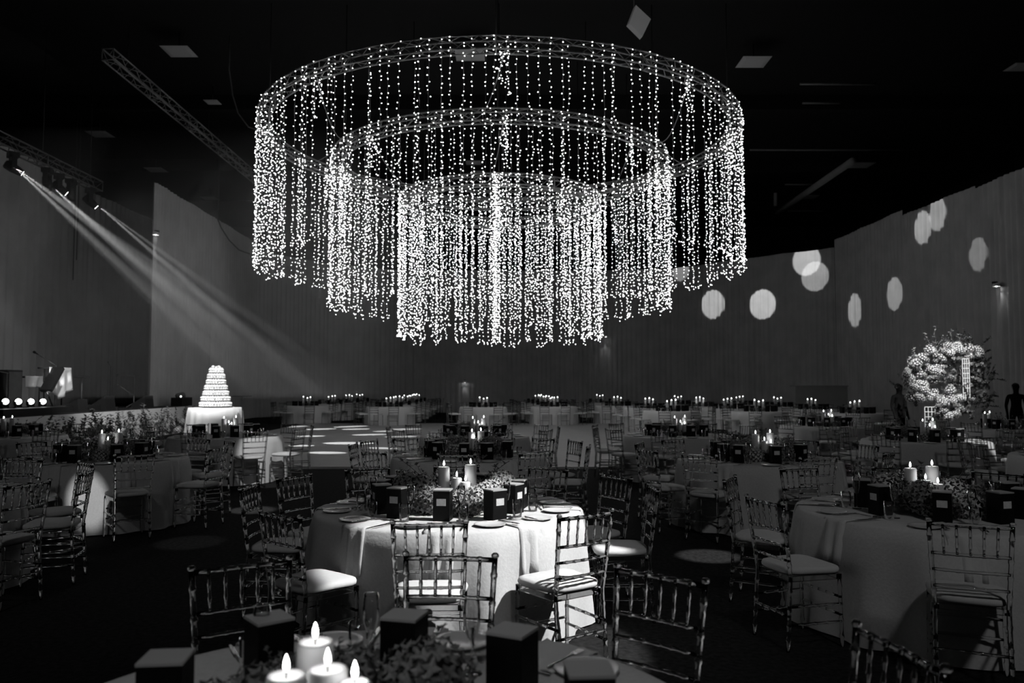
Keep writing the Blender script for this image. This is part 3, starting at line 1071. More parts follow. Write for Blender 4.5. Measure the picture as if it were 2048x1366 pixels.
# ---- flowers
def bloom_mesh(seed, r=0.085, n=70, mat='flower', core='leaf'):
    """A hydrangea head: a ball of small four-petalled florets."""
    rnd = random.Random(seed)
    m = MB()
    m.ico((0, 0, 0), r * 0.80, 1, 2)
    for i in range(n):
        z = 1 - 2 * (i + 0.5) / n
        a = i * 2.39996
        q = sqrt(1 - z * z)
        d = Vector((q * cos(a), q * sin(a), z))
        t1 = d.orthogonal().normalized()
        t2 = d.cross(t1)
        c = d * r * rnd.uniform(0.86, 1.04)
        s = r * rnd.uniform(0.20, 0.28)
        tw = rnd.uniform(0, 6.28)
        v = [c]
        for k in range(8):
            aa = tw + k * pi / 4
            rr = s * (1.0 if k % 2 == 0 else 0.42)
            v.append(c + (t1 * cos(aa) + t2 * sin(aa)) * rr + d * (s * 0.28 if k % 2 == 0 else 0.0))
        m.add(v, [(0, k + 1, (k + 1) % 8 + 1) for k in range(8)], 0, False)
    return m.mesh('flower_head', mat, core)


def sprig_mesh(seed, L=0.22, nl=22, leaf=0.032, mat='leaf', lean=0.4):
    """A leafy stem growing up from the origin."""
    rnd = random.Random(seed)
    m = MB()
    pts = []
    for i in range(6):
        t = i / 5
        pts.append(Vector((lean * L * t * t, 0.05 * L * sin(3 * t + seed), L * t)))
    m.sweep(pts, [0.004 * (1 - 0.6 * i / 5) for i in range(6)], 4)
    for k in range(nl):
        t = rnd.uniform(0.15, 1.0)
        i = min(4, int(t * 5))
        b = pts[i].lerp(pts[i + 1], t * 5 - i)
        a = rnd.uniform(0, 6.28)
        d = Vector((cos(a), sin(a), rnd.uniform(-0.1, 0.9))).normalized()
        s = d.cross(Vector((0, 0, 1))).normalized()
        up = s.cross(d)
        l = leaf * rnd.uniform(0.7, 1.3)
        w = l * 0.32
        m.add([b, b + d * l * 0.45 + s * w + up * l * 0.08, b + d * l, b + d * l * 0.45 - s * w + up * l * 0.08], [(0, 1, 2), (0, 2, 3)], 0, False)
    return m.mesh('leaf_sprig', mat)


BLOOMS = [bloom_mesh(1, 0.115, 110, 'flower_mid'), bloom_mesh(2, 0.10, 90, 'flower_mid'), bloom_mesh(3, 0.10, 90, 'flower'), bloom_mesh(4, 0.075, 60, 'flower_mid')]
SPRIGS = [sprig_mesh(1), sprig_mesh(2, 0.26, 26, 0.03, 'leaf', 0.2), sprig_mesh(3, 0.2, 30, 0.024, 'leaf_light', 0.7), sprig_mesh(4, 0.28, 26, 0.034, 'leaf', 0.9)]
BOWL = MB().lathe([(0.0, 0.0), (0.20, 0.0), (0.26, 0.06), (0.24, 0.07), (0.0, 0.05)], 20).mesh('moss_bed', 'leaf')


def arrangement(x, y, label, seed, rich=True, spread=0.32, keep=(), low=1.0):
    rnd = random.Random(seed)
    t = thing('flower_arrangement', label, 'flowers', (x, y, TH), 0, 'table flower arrangements')
    obj('moss_bed', BOWL, t, (0, 0, 0.001))
    nb, nsp = (15, 34) if rich else (6, 14)
    for i in range(nb):
        a = 2 * pi * i / nb + rnd.uniform(-0.2, 0.2)
        r = spread * rnd.uniform(0.55, 1.0)
        k = rnd.choices((0, 1, 2, 3), (4, 3, 1, 3))[0]
        for kx, ky in keep:
            dx, dy = r * cos(a) - kx, r * sin(a) - ky
            if dx * dx + dy * dy < 0.0256:
                r = spread * 1.05
        front = sin(a) < 0.1 and abs(r * cos(a)) < 0.21
        if front:
            k = 3 if i % 2 else 2
        o = obj('flower_head', BLOOMS[k], t, (r * cos(a), r * sin(a), low * (0.05 + (rnd.uniform(0, 0.03) if front else rnd.uniform(0.04, 0.12)))), rnd.uniform(0, 6.28), rnd.uniform(0.8, 1.1))
        o.rotation_euler = (rnd.uniform(-0.6, 0.6), rnd.uniform(-0.6, 0.6), rnd.uniform(0, 6.28))
    for i in range(nsp):
        a = rnd.uniform(0, 2 * pi)
        r = spread * rnd.uniform(0.25, 1.0)
        lw = 0.55 if sin(a) < 0.1 and abs(r * cos(a)) < 0.21 else 1.0
        o = obj('leaf_sprig', SPRIGS[rnd.randrange(4)], t, (r * cos(a), r * sin(a), 0.03), a + rnd.uniform(-0.5, 0.5), lw * low * rnd.uniform(0.75, 1.15))
    return t


def candle_meshes(r, h):
    body = MB().lathe([(0.0, 0.0), (r, 0.0), (r, h - 0.006), (r - 0.004, h), (r * 0.7, h - 0.004), (0.0, h - 0.008)], 24).mesh('wax', 'candle')
    wick = MB().tube((0, 0, h - 0.008), (0, 0, h + 0.012), 0.0018, 5).mesh('wick', 'wick')
    prof = [(0.0, 0.006), (0.0045, 0.010), (0.0070, 0.018), (0.0062, 0.028), (0.0033, 0.038), (0.0, 0.046)]
    fl = MB().lathe([(q, h + z) for q, z in prof], 10).mesh('flame', 'flame')
    return body, wick, fl


CANDLES = [candle_meshes(0.041, 0.30), candle_meshes(0.043, 0.31), candle_meshes(0.036, 0.225), candle_meshes(0.034, 0.20)]


def _far_candle():
    m = MB().lathe([(0.0, 0.0), (0.04, 0.0), (0.04, 0.29), (0.0, 0.285)], 8)
    m.lathe([(0.0, 0.295), (0.022, 0.318), (0.0, 0.355)], 6, 1)
    return m.mesh('candle_far', 'candle', 'flame_far')


FAR_CANDLE = _far_candle()
CANDLE_WORDS = ['tallest pillar candle', 'second tall pillar candle', 'medium pillar candle', 'shortest pillar candle']


def candles(x, y, tname, spots, group):
    for i, (dx, dy) in enumerate(spots):
        b, w, f = CANDLES[i]
        t = thing('pillar_candle', f'lit white {CANDLE_WORDS[i]} on the {tname}', 'candle', (x + dx, y + dy, TH + 0.001), 0, group)
        obj('wax', b, t)
        obj('wick', w, t)
        obj('flame', f, t)


def place_setting(tx, ty, a, tname, full, r_box=0.50, seed=0, box_a=None):
    """Everything laid for one guest at angle a (degrees) of the table."""
    rnd = random.Random(seed)
    ca, sa = cos(R(a)), sin(R(a))
    seat = f"{clock(a)} seat of the {tname}"

    def P(rr, tt, z=TH + 0.001):
        return (tx + ca * rr - sa * tt, ty + sa * rr + ca * tt, z)
    rz = R(a) + pi / 2
    bp = P(r_box, rnd.uniform(-0.04, 0.04)) if box_a is None else (tx + r_box * cos(R(box_a)), ty + r_box * sin(R(box_a)), TH + 0.001)
    if in_view((bp[0], bp[1], TH + 0.2), 60):
        t = thing('gift_box', f'black gift box, {seat}', 'box', bp, rz + rnd.uniform(-0.25, 0.25), f'gift boxes on the {tname}')
        obj('box_body', BOX_BODY, t)
        obj('box_lid', BOX_LID, t)
        obj('box_label', BOX_LABEL, t)
    if not in_view(P(0.75, 0, TH), 30):
        return
    single('plate', PLATE, f'small white plate, {seat}', 'plate', P(0.77, -0.17 + rnd.uniform(-0.02, 0.02)), 0, f'plates on the {tname}')
    single('tumbler', TUMBLER, f'clear water tumbler, {seat}', 'glass', P(0.60, 0.15 + rnd.uniform(-0.02, 0.02)), 0, f'tumblers on the {tname}')
    if not full:
        return
    single('napkin', NAPKINS[rnd.randrange(4)], f'draped white napkin, {seat}', 'napkin', P(TR - 0.165, 0.02, TH), R(a), f'napkins on the {tname}')
    t = thing('champagne_flute', f'clear champagne flute, {seat}', 'glass', P(0.53, 0.115 + rnd.uniform(-0.015, 0.015)), 0, f'champagne flutes on the {tname}')
    obj('bowl', FLUTE_BOWL, t)
    obj('stem', FLUTE_STEM, t)
    single('knife', KNIFE, f'steel table knife, {seat}', 'knife', P(0.79, 0.155, TH + 0.012), rz + pi + rnd.uniform(-0.1, 0.1), f'knives on the {tname}')
    single('fork', FORK, f'steel table fork, {seat}', 'fork', P(0.79, -0.055, TH + 0.012), rz + pi + rnd.uniform(-0.1, 0.1), f'forks on the {tname}')
    single('spoon', SPOON, f'steel dessert spoon, {seat}', 'spoon', P(0.655, 0.0, TH + 0.002), R(a) + rnd.uniform(-0.15, 0.15), f'spoons on the {tname}')


CAND = [(-0.035, -0.02), (0.155, 0.03), (0.06, -0.05), (0.125, -0.09)]
TABLES = [
    # name, x, y, lod, full setting, chair angles
    ('foremost candle table', -0.38, 2.03, 'near', True, [119, 86, 50, 11], 'front'),
    ('spotlit table', -0.456, 5.81, 'near', True, [270, 307, 0, 28, 59, 92, 124, 152, 176, 234], CAND),
    ('table behind the spotlit one', -0.53, 10.0, 'near', True, [228, 180, 155, 130, 90, 50, 23, 345, 301, 268], [(0.03, 0), (0.14, 0.03), (0.06, -0.06)]),
    ('dance floor edge table', -0.65, 14.0, 'mid', False, [0, 36, 72, 108, 144, 180, 216, 252, 288, 324], CAND),
    ('carafe table', 3.02, 5.68, 'near', True, [248, 200, 153, 108, 75, 45, 290], [(-0.19, 0.02), (-0.02, 0.05), (-0.13, -0.07), (-0.05, -0.08)]),
    ('second table of the carafe row', 2.95, 9.6, 'near', True, [229, 275, 199, 156, 120, 85, 50, 12, 322], CAND),
    ('third table of the carafe row', 2.92, 14.2, 'mid', False, [20, 56, 92, 128, 160, 185, 215, 250, 290, 330], CAND),
    ('flower arch table', 6.65, 12.9, 'mid', False, [10, 46, 82, 118, 150, 190, 222, 262, 300, 335], CAND),
    ('table facing the bar', 6.85, 17.5, 'mid', False, [0, 36, 72, 108, 144, 180, 216, 252, 288, 324], CAND),
    ('table past the flower arch', 10.25, 16.4, 'mid', False, [180, 210, 240, 150, 270, 120], [(-0.55, 0), (-0.42, 0.05)]),
    ('cut-off table past the carafe', 7.3, 10.0, 'mid', False, [180, 215, 145, 250, 110], [(0, 0)]),
    ('table with the lit cloth', -4.93, 9.7, 'near', True, [308, 349, 36, 65, 100, 130, 152, 190, 225, 263], [(-0.04, 0), (0.15, 0.03), (0.08, -0.09)]),
    ('half-hidden dark table', -5.05, 6.5, 'near', True, [82, 48, 15, 342], []),
    ('table before the cake', -5.0, 14.0, 'mid', False, [307, 340, 20, 60, 95, 130, 165, 200, 235, 270], CAND),
    ('table before the stage', -8.85, 14.0, 'mid', False, [0, 36, 72, 108, 144, 215, 252, 288, 324], [(-0.05, 0), (0.1, 0.0)]),
]
for ti, (tname, tx, ty, lod, full, angs, cnd) in enumerate(TABLES):
    t = thing('round_table', f'round {tname} under a floor-length pale cloth', 'table', (tx, ty, 0), ti * 0.7, 'round banquet tables near the camera')
    obj('tablecloth', CLOTHS[ti % 5], t)
    obj('table_top', TABLE_TOP, t)
    obj('pedestal', PEDESTAL, t)
    rnd = random.Random(ti)
    for i, a in enumerate(angs):
        rho = 1.25 + rnd.uniform(-0.03, 0.03)
        if ti == 1:
            rho = 1.24
        cx, cyy = tx + rho * cos(R(a)), ty + rho * sin(R(a))
        if in_view((cx, cyy, 0.8), 70):
            place_chair(cx, cyy, R(a) + pi / 2 + rnd.uniform(-0.07, 0.07), f'clear cushioned chair, {clock(a)} seat of the {tname}', f'clear chairs round the {tname}', lod)
        place_setting(tx, ty, a, tname, full, (0.51, 0.41, 0.46, 0.57)[i] if ti == 0 else 0.60 if (ti, a) == (1, 307) else 0.50, ti * 50 + i, (132, 82, 34, 355)[i] if ti == 0 else None)
    if ti in (0, 1, 4):
        for a in ({0: [178, 210, 315], 1: [205, 335], 4: [325, 5]}[ti]):
            place_setting(tx, ty, a, tname, False, 0.5, ti * 50 + 30 + a)
    if ti != 13:
        arrangement(tx, ty, f'low hydrangea and foliage centrepiece on the {tname}', 100 + ti, lod == 'near', 0.32, [(-0.1, -0.05), (-0.03, -0.2), (-0.13, -0.2), (0.03, -0.25)] if ti == 0 else cnd, 0.6 if ti == 0 else 1.0)
    if ti == 1:
        fa = [o for o in COL.objects if o.name.startswith('flower_arrangement') and abs(o.location.x - tx) < 0.01 and abs(o.location.y - ty) < 0.01][0]
        for px, py, Y, k, sc in ((840, 985, 5.72, 0, 1.15), (828, 1008, 5.62, 1, 1.1), (862, 1002, 5.55, 0, 0.95), (952, 1000, 5.48, 2, 0.95), (968, 988, 5.62, 2, 0.85), (1002, 972, 5.85, 0, 1.0), (938, 1015, 5.42, 3, 1.0), (915, 1000, 5.50, 3, 0.9), (1020, 995, 5.8, 1, 0.9)):
            q = at_y(px, py, Y)
            obj('flower_head', BLOOMS[k], fa, (q.x - tx, q.y - ty, q.z - TH), px * 0.1, sc)
    if cnd == 'front':
        for i, (cx, cyy, r, h) in enumerate(((-0.48, 1.98, 0.0445, 0.265), (-0.415, 1.83, 0.045, 0.252), (-0.508, 1.83, 0.045, 0.238), (-0.343, 1.775, 0.034, 0.243))):
            b, w, f = candle_meshes(r, h)
            t = thing('pillar_candle', f'lit white {("tallest pillar candle", "wide pillar candle in the middle", "wide outer pillar candle", "narrow pillar candle")[i]} on the {tname}', 'candle', (cx, cyy, TH + 0.001), 0, f'candles on the {tname}')
            obj('wax', b, t)
            obj('wick', w, t)
            obj('flame', f, t)
        continue
    candles(tx, ty, tname, cnd, f'candles on the {tname}')


def carafe(x, y, label):
    t = thing('carafe', label, 'carafe', (x, y, TH + 0.001), 0, 'glass carafes')
    obj('glass_body', CARAFE, t)
    obj('water', CARAFE_WATER, t)


p = at_z(1992, 1030, TH)
carafe(p.x, p.y, 'glass carafe of water beside the champagne flutes, carafe table')
p = at_z(1728, 1005, TH)
carafe(p.x, p.y, 'glass carafe of water beside the napkins, carafe table')
p = at_z(800, 1000, TH)
carafe(p.x, p.y, 'glass carafe of water behind the gift boxes, spotlit table')

# ------------------------------------------------------------------ the far tables beyond the dance floor
FAR = [('cake column', [(-8.9, 34.6), (-8.5, 37.6), (-8.3, 40.6), (-8.3, 43.4)]),
       ('cake-side column', [(-5.05, 33.0), (-5.1, 36.0), (-5.1, 38.8), (-5.2, 41.5), (-5.3, 44.2)]),
       ('under', [(-1.18, 32.6)]),
       ('central column', [(1.75, 33.4), (1.65, 36.0), (1.5, 38.6), (1.35, 41.2)]),
       ('wall-lamp column', [(4.55, 34.5), (4.5, 41.0)]),
       ('corner column', [(5.5, 27.6), (5.3, 30.9)]),
       ('light-spot column', [(8.4, 27.2), (8.2, 30.4), (7.85, 33.4), (7.6, 36.6)]),
       ('bar column', [(10.9, 25.4), (11.1, 29.6), (10.9, 32.8), (10.2, 35.8)])]
FAR_BOX = MB().box(-0.055, 0.055, -0.055, 0.055, 0, 0.2, 0, 1).mesh('gift_box_far', 'box', 'box_top_lit')
ROWS = ['first', 'second', 'third', 'fourth', 'fifth']
fi = 0
for cname, pts in FAR:
    for ri, (tx, ty) in enumerate(pts):
        one = len(pts) == 1
        tname = 'far table under the chandelier' if one else f'{ROWS[ri]} far table of the {cname}'
        t = thing('round_table', f'white-clothed {tname}', 'table', (tx, ty, 0), fi * 1.1, 'far round tables beyond the dance floor')
        obj('tablecloth', FAR_CLOTHS[fi % 3], t)
        arrangement(tx, ty, f'small dark centrepiece on the {tname}', 300 + fi, False, 0.28)
        for i, (dx, dy) in enumerate(((-0.14, 0), (0.02, 0.05), (0.16, 0.02))):
            s = (1.0, 0.85, 0.95)[(i + fi) % 3]
            single('pillar_candle', FAR_CANDLE, f'lit candle {("at the stage side", "in the middle", "at the arch side")[i]} of the {tname}', 'candle', (tx + dx, ty + dy, TH + 0.06), 0, f'candles on the {tname}', (1, 1, s))
        rnd = random.Random(900 + fi)
        front = ri == 0 or cname in ('light-spot column', 'bar column', 'corner column')
        nset = 6 if front else 3
        for i in range(nset):
            a = 205 + 130 * i / (nset - 1)
            single('gift_box', FAR_BOX,
                   f'small black box, {clock(a)} seat of the {tname}', 'box', (tx + 0.55 * cos(R(a)), ty + 0.55 * sin(R(a)), TH + 0.001), R(a) + pi / 2, f'gift boxes on the {tname}')
        ca = list(range(0, 360, 40)) if front else [150, 190, 235, 305, 350, 30]
        for a in ca:
            aa = a + rnd.uniform(-6, 6) + 10
            place_chair(tx + 1.25 * cos(R(aa)), ty + 1.25 * sin(R(aa)), R(aa) + pi / 2, f'small clear chair, {clock(a + 10)} seat of the {tname}', f'chairs round the {tname}', 'far')
        fi += 1

# ================================================================== CAKE
cc = at_y(431, 815, 25.0)
ct = thing('cake_table', 'round cake table in a white floor-length cloth', 'table', (cc.x, 25.0, 0))
obj('tablecloth', cloth_mesh(77, 0.80, cc.z, 140, 18, 0.10, 0.05), ct)
obj('table_top', MB().lathe([(0.0, cc.z - 0.03), (0.76, cc.z - 0.03), (0.76, cc.z - 0.004), (0.0, cc.z - 0.004)], 32).mesh('table_top', 'grey_panel'), ct)
ck = thing('wedding_cake', 'tall seven-tier white cake covered in flowers on its own table', 'cake', (cc.x, 25.0, cc.z + 0.001))
H = at_y(431, 733, 25.0).z - cc.z


def tier_mesh(r, h, seed):
    rnd = random.Random(seed)
    m = MB()
    m.lathe([(0, 0), (r * 0.80, 0), (r * 0.80, h * 0.12), (r * 0.93, h * 0.16), (r * 0.93, h * 0.94), (0, h * 0.98)], 36)
    n = int(2 * pi * r / 0.085)
    for row in range(2):
        for i in range(n):
            a = 2 * pi * (i + 0.5 * (row % 2)) / n + rnd.uniform(-0.03, 0.03)
            z = h * (0.36 + 0.36 * row)
            m.ico((r * 0.93 * cos(a), r * 0.93 * sin(a), z), rnd.uniform(0.040, 0.052), 0, 1)
    n2 = int(2 * pi * r / 0.09)
    for i in range(n2):
        a = 2 * pi * i / n2
        m.ico((r * 0.85 * cos(a), r * 0.85 * sin(a), h * 0.92), 0.035, 0, 1)
    return m.mesh('cake_tier', 'icing')


z = 0.0
nt = 7
for i in range(nt):
    r = (0.49, 0.44, 0.385, 0.34, 0.29, 0.255, 0.205)[i]
    h = H / nt * 0.955
    obj('cake_tier', tier_mesh(r, h, i), ck, (0, 0, z))
    z += h
TOP_FLOWER = bloom_mesh(20, 0.06, 40, 'flower_white', 'icing')
for i in range(5):
    obj('top_flower', TOP_FLOWER, ck,
        (0.10 * cos(i * 1.26), 0.10 * sin(i * 1.26), z + 0.02 + 0.02 * (i % 2)), i)

# ================================================================== FLOWERS ALONG THE STAGE
STAGE_SPRIG = [sprig_mesh(31, 0.75, 60, 0.085, 'leaf', 0.15), sprig_mesh(32, 0.6, 60, 0.07, 'leaf_light', 0.3), sprig_mesh(33, 0.85, 70, 0.07, 'leaf', -0.15)]
STAGE_BLOOM = [bloom_mesh(34, 0.14, 60, 'flower_mid'), bloom_mesh(35, 0.11, 50, 'flower')]
bw = ['at the dark near end of the stage front', 'second along the stage front', 'third along the stage front', 'fourth along the stage front', 'fifth along the stage front', 'sixth along the stage front', 'seventh along the stage front',
      'eighth along the stage front', 'last before the cake table']
for i in range(9):
    yb = 17.6 + i * 1.22
    rnd = random.Random(60 + i)
    t = thing('flower_bush', 'leafy floor flower bush ' + bw[i], 'plant', (SX + 0.62, yb, 0), 0, 'flower bushes along the stage front')
    for k in range(16):
        o = obj('leaf_sprig', STAGE_SPRIG[rnd.randrange(3)], t, (rnd.uniform(-0.25, 0.25), rnd.uniform(-0.5, 0.5), 0.0), rnd.uniform(0, 6.28), rnd.uniform(0.7, 1.25) * (1.25 if i in (3, 5) and k < 5 else 1))
        o.rotation_euler = (rnd.uniform(-0.35, 0.35), rnd.uniform(-0.35, 0.35), rnd.uniform(0, 6.28))
    for k in range(6):
        obj('flower_head', STAGE_BLOOM[rnd.randrange(2)], t, (rnd.uniform(-0.2, 0.25), rnd.uniform(-0.5, 0.5), rnd.uniform(0.15, 0.5)), rnd.uniform(0, 6.28))

# ================================================================== FLOWER ARCH
ac = at_y(1897, 760, 20.0)
ar = thing('flower_arch', 'large white flower and foliage arch on pale lattice panels', 'flower arch', (ac.x, 20.0, 0))
for x0, x1, zt, yy in ((-0.62, -0.36, 1.1, 0.0), (0.19, 0.35, 2.3, -0.30)):
    m = MB()
    n = max(3, round((x1 - x0) / 0.1))
    for i in range(n + 1):
        x = x0 + (x1 - x0) * i / n
        m.box(x - 0.008, x + 0.008, yy - 0.01, yy + 0.01, 0.0 if yy == 0 else 1.3, zt)
    nz = round(zt / 0.12)
    for i in range(nz + 1):
        zz = zt * i / nz
        if yy and zz < 1.3:
            continue
        m.box(x0, x1, yy - 0.013, yy + 0.007, max(0, zz - 0.008), zz + 0.008)
    obj('lattice_panel', m.mesh('lattice_panel', 'lattice'), ar)
ARCH_BLOOM = [bloom_mesh(41, 0.12, 54, 'flower_white', 'leaf'), bloom_mesh(42, 0.075, 26, 'flower_white', 'leaf'), bloom_mesh(43, 0.07, 24, 'flower', 'leaf')]
ARCH_SPRIG = [sprig_mesh(44, 0.5, 46, 0.07, 'leaf_light', 0.4), sprig_mesh(45, 0.6, 50, 0.06, 'leaf', 0.3), sprig_mesh(46, 0.45, 50, 0.05, 'leaf_light', -0.2)]
rnd = random.Random(11)


def arch_at(px, py, dy=0.0):
    q = at_y(px, py, 20.0 + dy)
    return (q.x - ac.x, dy, q.z)


def in_hole(px, py):
    return ((px - 1881) / 17) ** 2 + ((py - 776) / 17) ** 2 < 1 or ((px - 1858) / 13) ** 2 + ((py - 818) / 19) ** 2 < 1


def on_arch(px, py):
    left = ((px - 1858) / 46) ** 2 + ((py - 760) / 62) ** 2 < 1
    mid = 1868 < px < 1945 and 690 < py < 835 and not (1925 < px and 760 < py < 800)
    right = ((px - 1938) / 42) ** 2 + ((py - 765) / 72) ** 2 < 1
    return (left or mid or right) and not in_hole(px, py)


n = 0
while n < 280:
    px, py = rnd.uniform(1812, 1975), rnd.uniform(690, 838)
    if not on_arch(px, py) or (1908 < px < 1926 and 715 < py < 785):
        continue
    white = px < 1885 and py < 800 or (1880 < px < 1925 and py > 770) or py < 715
    if not white and rnd.random() < 0.62:
        continue
    o = obj('flower_head', ARCH_BLOOM[rnd.randrange(2) if white else 2], ar, arch_at(px, py, rnd.uniform(-0.30, 0.12)), 0, rnd.uniform(0.7, 1.15))
    o.rotation_euler = (rnd.uniform(0, 6), rnd.uniform(0, 6), rnd.uniform(0, 6))
    n += 1
n = 0
while n < 240:
    px, py = rnd.uniform(1808, 1982), rnd.uniform(685, 845)
    if not on_arch(px, py) or (px < 1890 and py > 700 and rnd.random() < 0.7):
        continue
    o = obj('leaf_sprig', ARCH_SPRIG[rnd.randrange(3) if px < 1930 or rnd.random() < 0.3 else 1], ar, arch_at(px, py, rnd.uniform(-0.2, 0.15)), 0, rnd.uniform(0.5, 0.9))
    cxp = (px - 1895) / 80.0
    o.rotation_euler = (rnd.uniform(-0.8, 0.8), cxp * 0.9 + rnd.uniform(-0.7, 0.7), rnd.uniform(0, 6.28))
    n += 1
for px, py, s in ((1868, 712, 1.5), (1862, 712, 1.1), (1874, 714, 1.0), (1918, 700, 0.9), (1932, 702, 0.8), (1905, 705, 0.8), (1968, 738, 0.8), (1962, 730, 0.8), (1975, 765, 0.7)):
    o = obj('leaf_sprig', ARCH_SPRIG[0 if px < 1900 else 2], ar, arch_at(px, py, -0.1), px * 0.7, s)
    o.rotation_euler = (0.0, (px - 1880) / 140.0, px * 0.7)

# ================================================================== STAGE EQUIPMENT
DZ = 0.9
riser = MB().box(-0.6, 0.6, -2.4, 2.4, 0, 0.16)
single('stage_riser', riser.mesh('stage_riser', 'stage_top'), 'low black riser along the stage edge under the bright floor lamps', 'riser', (-12.7, 21.4, DZ + 0.001))
beams = []
for i, (px, py) in enumerate(((11, 803), (37, 803), (62, 803), (86, 803))):
    p = at_x(px, py, -12.75)
    t = thing('floor_lamp_can', ['round floor spotlight nearest the picture edge on the stage', 'second round floor spotlight on the stage', 'third round floor spotlight on the stage', 'fourth round floor spotlight, beside the cloth-covered stand'][i],
              'spotlight', p, 0, 'floor spotlights on the stage edge')
    aim = Vector((0.55, -0.75, 0.30)).normalized()
    obj('can', MB().sweep([-aim * 0.24, -aim * 0.20, -aim * 0.01], [0.06, 0.10, 0.105], 12).mesh('can', 'black'), t)
    ln = MB().sweep([-aim * 0.012, aim * 0.004], [0.075, 0.075], 14)
    obj('lens', ln.mesh('lens', 'lens'), t)
    m = MB()
    for s in (-1, 1):
        m.box(-0.02, 0.02, s * 0.12 - 0.01, s * 0.12 + 0.01, -(p.z - DZ - 0.162), 0.0)
    m.box(-0.05, 0.05, -0.13, 0.13, -(p.z - DZ - 0.162), -(p.z - DZ - 0.162) + 0.012)
    obj('bracket', m.mesh('bracket', 'black'), t)


def draped_stand(px0, px1, py0, py1, X, label, seed, point_down):
    a, b = at_x(px0, py0, X), at_x(px1, py0, X)
    zt, zb = a.z, at_x((px0 + px1) / 2, py1, X).z
    L = b.y - a.y
    t = thing('draped_stand', label, 'stand', (X, a.y, DZ + 0.001))
    rows = []
    for i in range(9):
        s = i / 8
        row = []
        for j in range(17):
            u = j / 16
            low = zb - (0.0 if not point_down else -0.28 * abs(2 * u - 1.0))
            z = zt + (low - zt) * s
            row.append((0.16 * 0.0 + 0.10 + 0.05 * s * sin(u * 19 + seed) , u * L - 0.05 * s * (1 - 2 * u) , z - DZ))
        rows.append(row)
    obj('cover_cloth', MB().thick_grid(rows, 0.008).mesh('cover_cloth', 'cloth'), t)
    obj('board', MB().box(-0.25, 0.09, 0.02, L - 0.02, zt - DZ - 0.05, zt - DZ - 0.004).mesh('board', 'black'), t)
    for s in (0.1, 0.9):
        obj('leg', MB().tube((-0.1, L * s, 0), (-0.1, L * s, zt - DZ - 0.05), 0.02, 6).mesh('leg', 'black'), t)


draped_stand(43, 91, 752, 775, -13.4, 'low stand under a pale cloth behind the floor spotlights', 1, False)
draped_stand(92, 136, 734, 799, -13.1, 'tall stand under a pointed white cloth on the stage', 2, True)
a, b = at_x(117, 736, -12.85), at_x(92, 782, -12.85)
kt = thing('keyboard', 'dark keyboard tilted on its stand in front of the white cloth', 'keyboard', (-12.85, b.y, DZ + 0.001))
d = Vector((0, a.y - b.y, a.z - b.z))
m = MB()
nrm = d.cross(Vector((1, 0, 0))).normalized()
v = []
for s, w in ((0, 0), (1, 0)):
    for sx, sn in ((-0.16, -0.05), (0.16, -0.05), (0.16, 0.05), (-0.16, 0.05)):
        v.append(Vector((sx, 0, b.z - DZ)) + d * s + nrm * sn)
m.add(v, [(3, 2, 1, 0), (4, 5, 6, 7), (0, 1, 5, 4), (1, 2, 6, 5), (2, 3, 7, 6), (3, 0, 4, 7)])
obj('body', m.mesh('body', 'black'), kt)
m = MB()
m.tube((0, -0.15, 0), (0, 0.3, b.z - DZ + 0.2), 0.02, 6)
m.tube((0, 0.45, 0), (0, 0.0, b.z - DZ + 0.05), 0.02, 6)
obj('stand_frame', m.mesh('stand_frame', 'black'), kt)


def mic_stand(px, py_top, X, label, boom=None, flat=False):
    p = at_x(px, py_top, X)
    h = p.z - DZ - 0.001
    t = thing('microphone_stand', label, 'stand', (X, p.y, DZ + 0.001))
    obj('pole', MB().tube((0, 0, 0.01), (0, 0, h), 0.018, 6).mesh('pole', 'truss_dark'), t)
    for k in range(3):
        a = 2 * pi * k / 3
        obj('foot', MB().tube((0, 0, 0.15), (0.28 * cos(a), 0.28 * sin(a), 0.008), 0.012, 5).mesh('foot', 'truss_dark'), t)
    if boom:
        q = at_x(boom[0], boom[1], X)
        e = Vector((0, q.y - p.y, q.z - p.z))
        r = obj('boom', MB().tube((0, -e.y * 0.25, h - e.z * 0.25), Vector((0, 0, h)) + e, 0.013, 5).mesh('boom', 'truss_dark'), t)
        dd = e.normalized()
        c = Vector((0, 0, h)) + e
        obj('microphone', MB().sweep([c, c + dd * 0.1, c + dd * 0.12, c + dd * 0.17, c + dd * 0.19], [0.018, 0.022, 0.034, 0.036, 0.015], 8).mesh('microphone', 'black'), r)
    if flat:
        obj('top_plate', MB().lathe([(0.0, h), (0.24, h + 0.01), (0.24, h + 0.04), (0.0, h + 0.06)], 16).mesh('top_plate', 'black'), t)


mic_stand(112, 731, -13.0, 'boom microphone stand over the white cloth-covered stand', (75, 708))
mic_stand(164, 756, -13.4, 'stand with a round dark top on the stage', None, True)
mic_stand(221, 733, -14.6, 'straight microphone stand at the back of the stage', (219, 730))
mic_stand(270, 753, -13.4, 'boom microphone stand beside the gap in the drapes', (240, 750))
mic_stand(268, 792, -12.6, 'low boom microphone stand near the end of the stage', (241, 773))
mic_stand(14, 746, -13.3, 'microphone stand by the picture edge on the stage', (-6, 742))


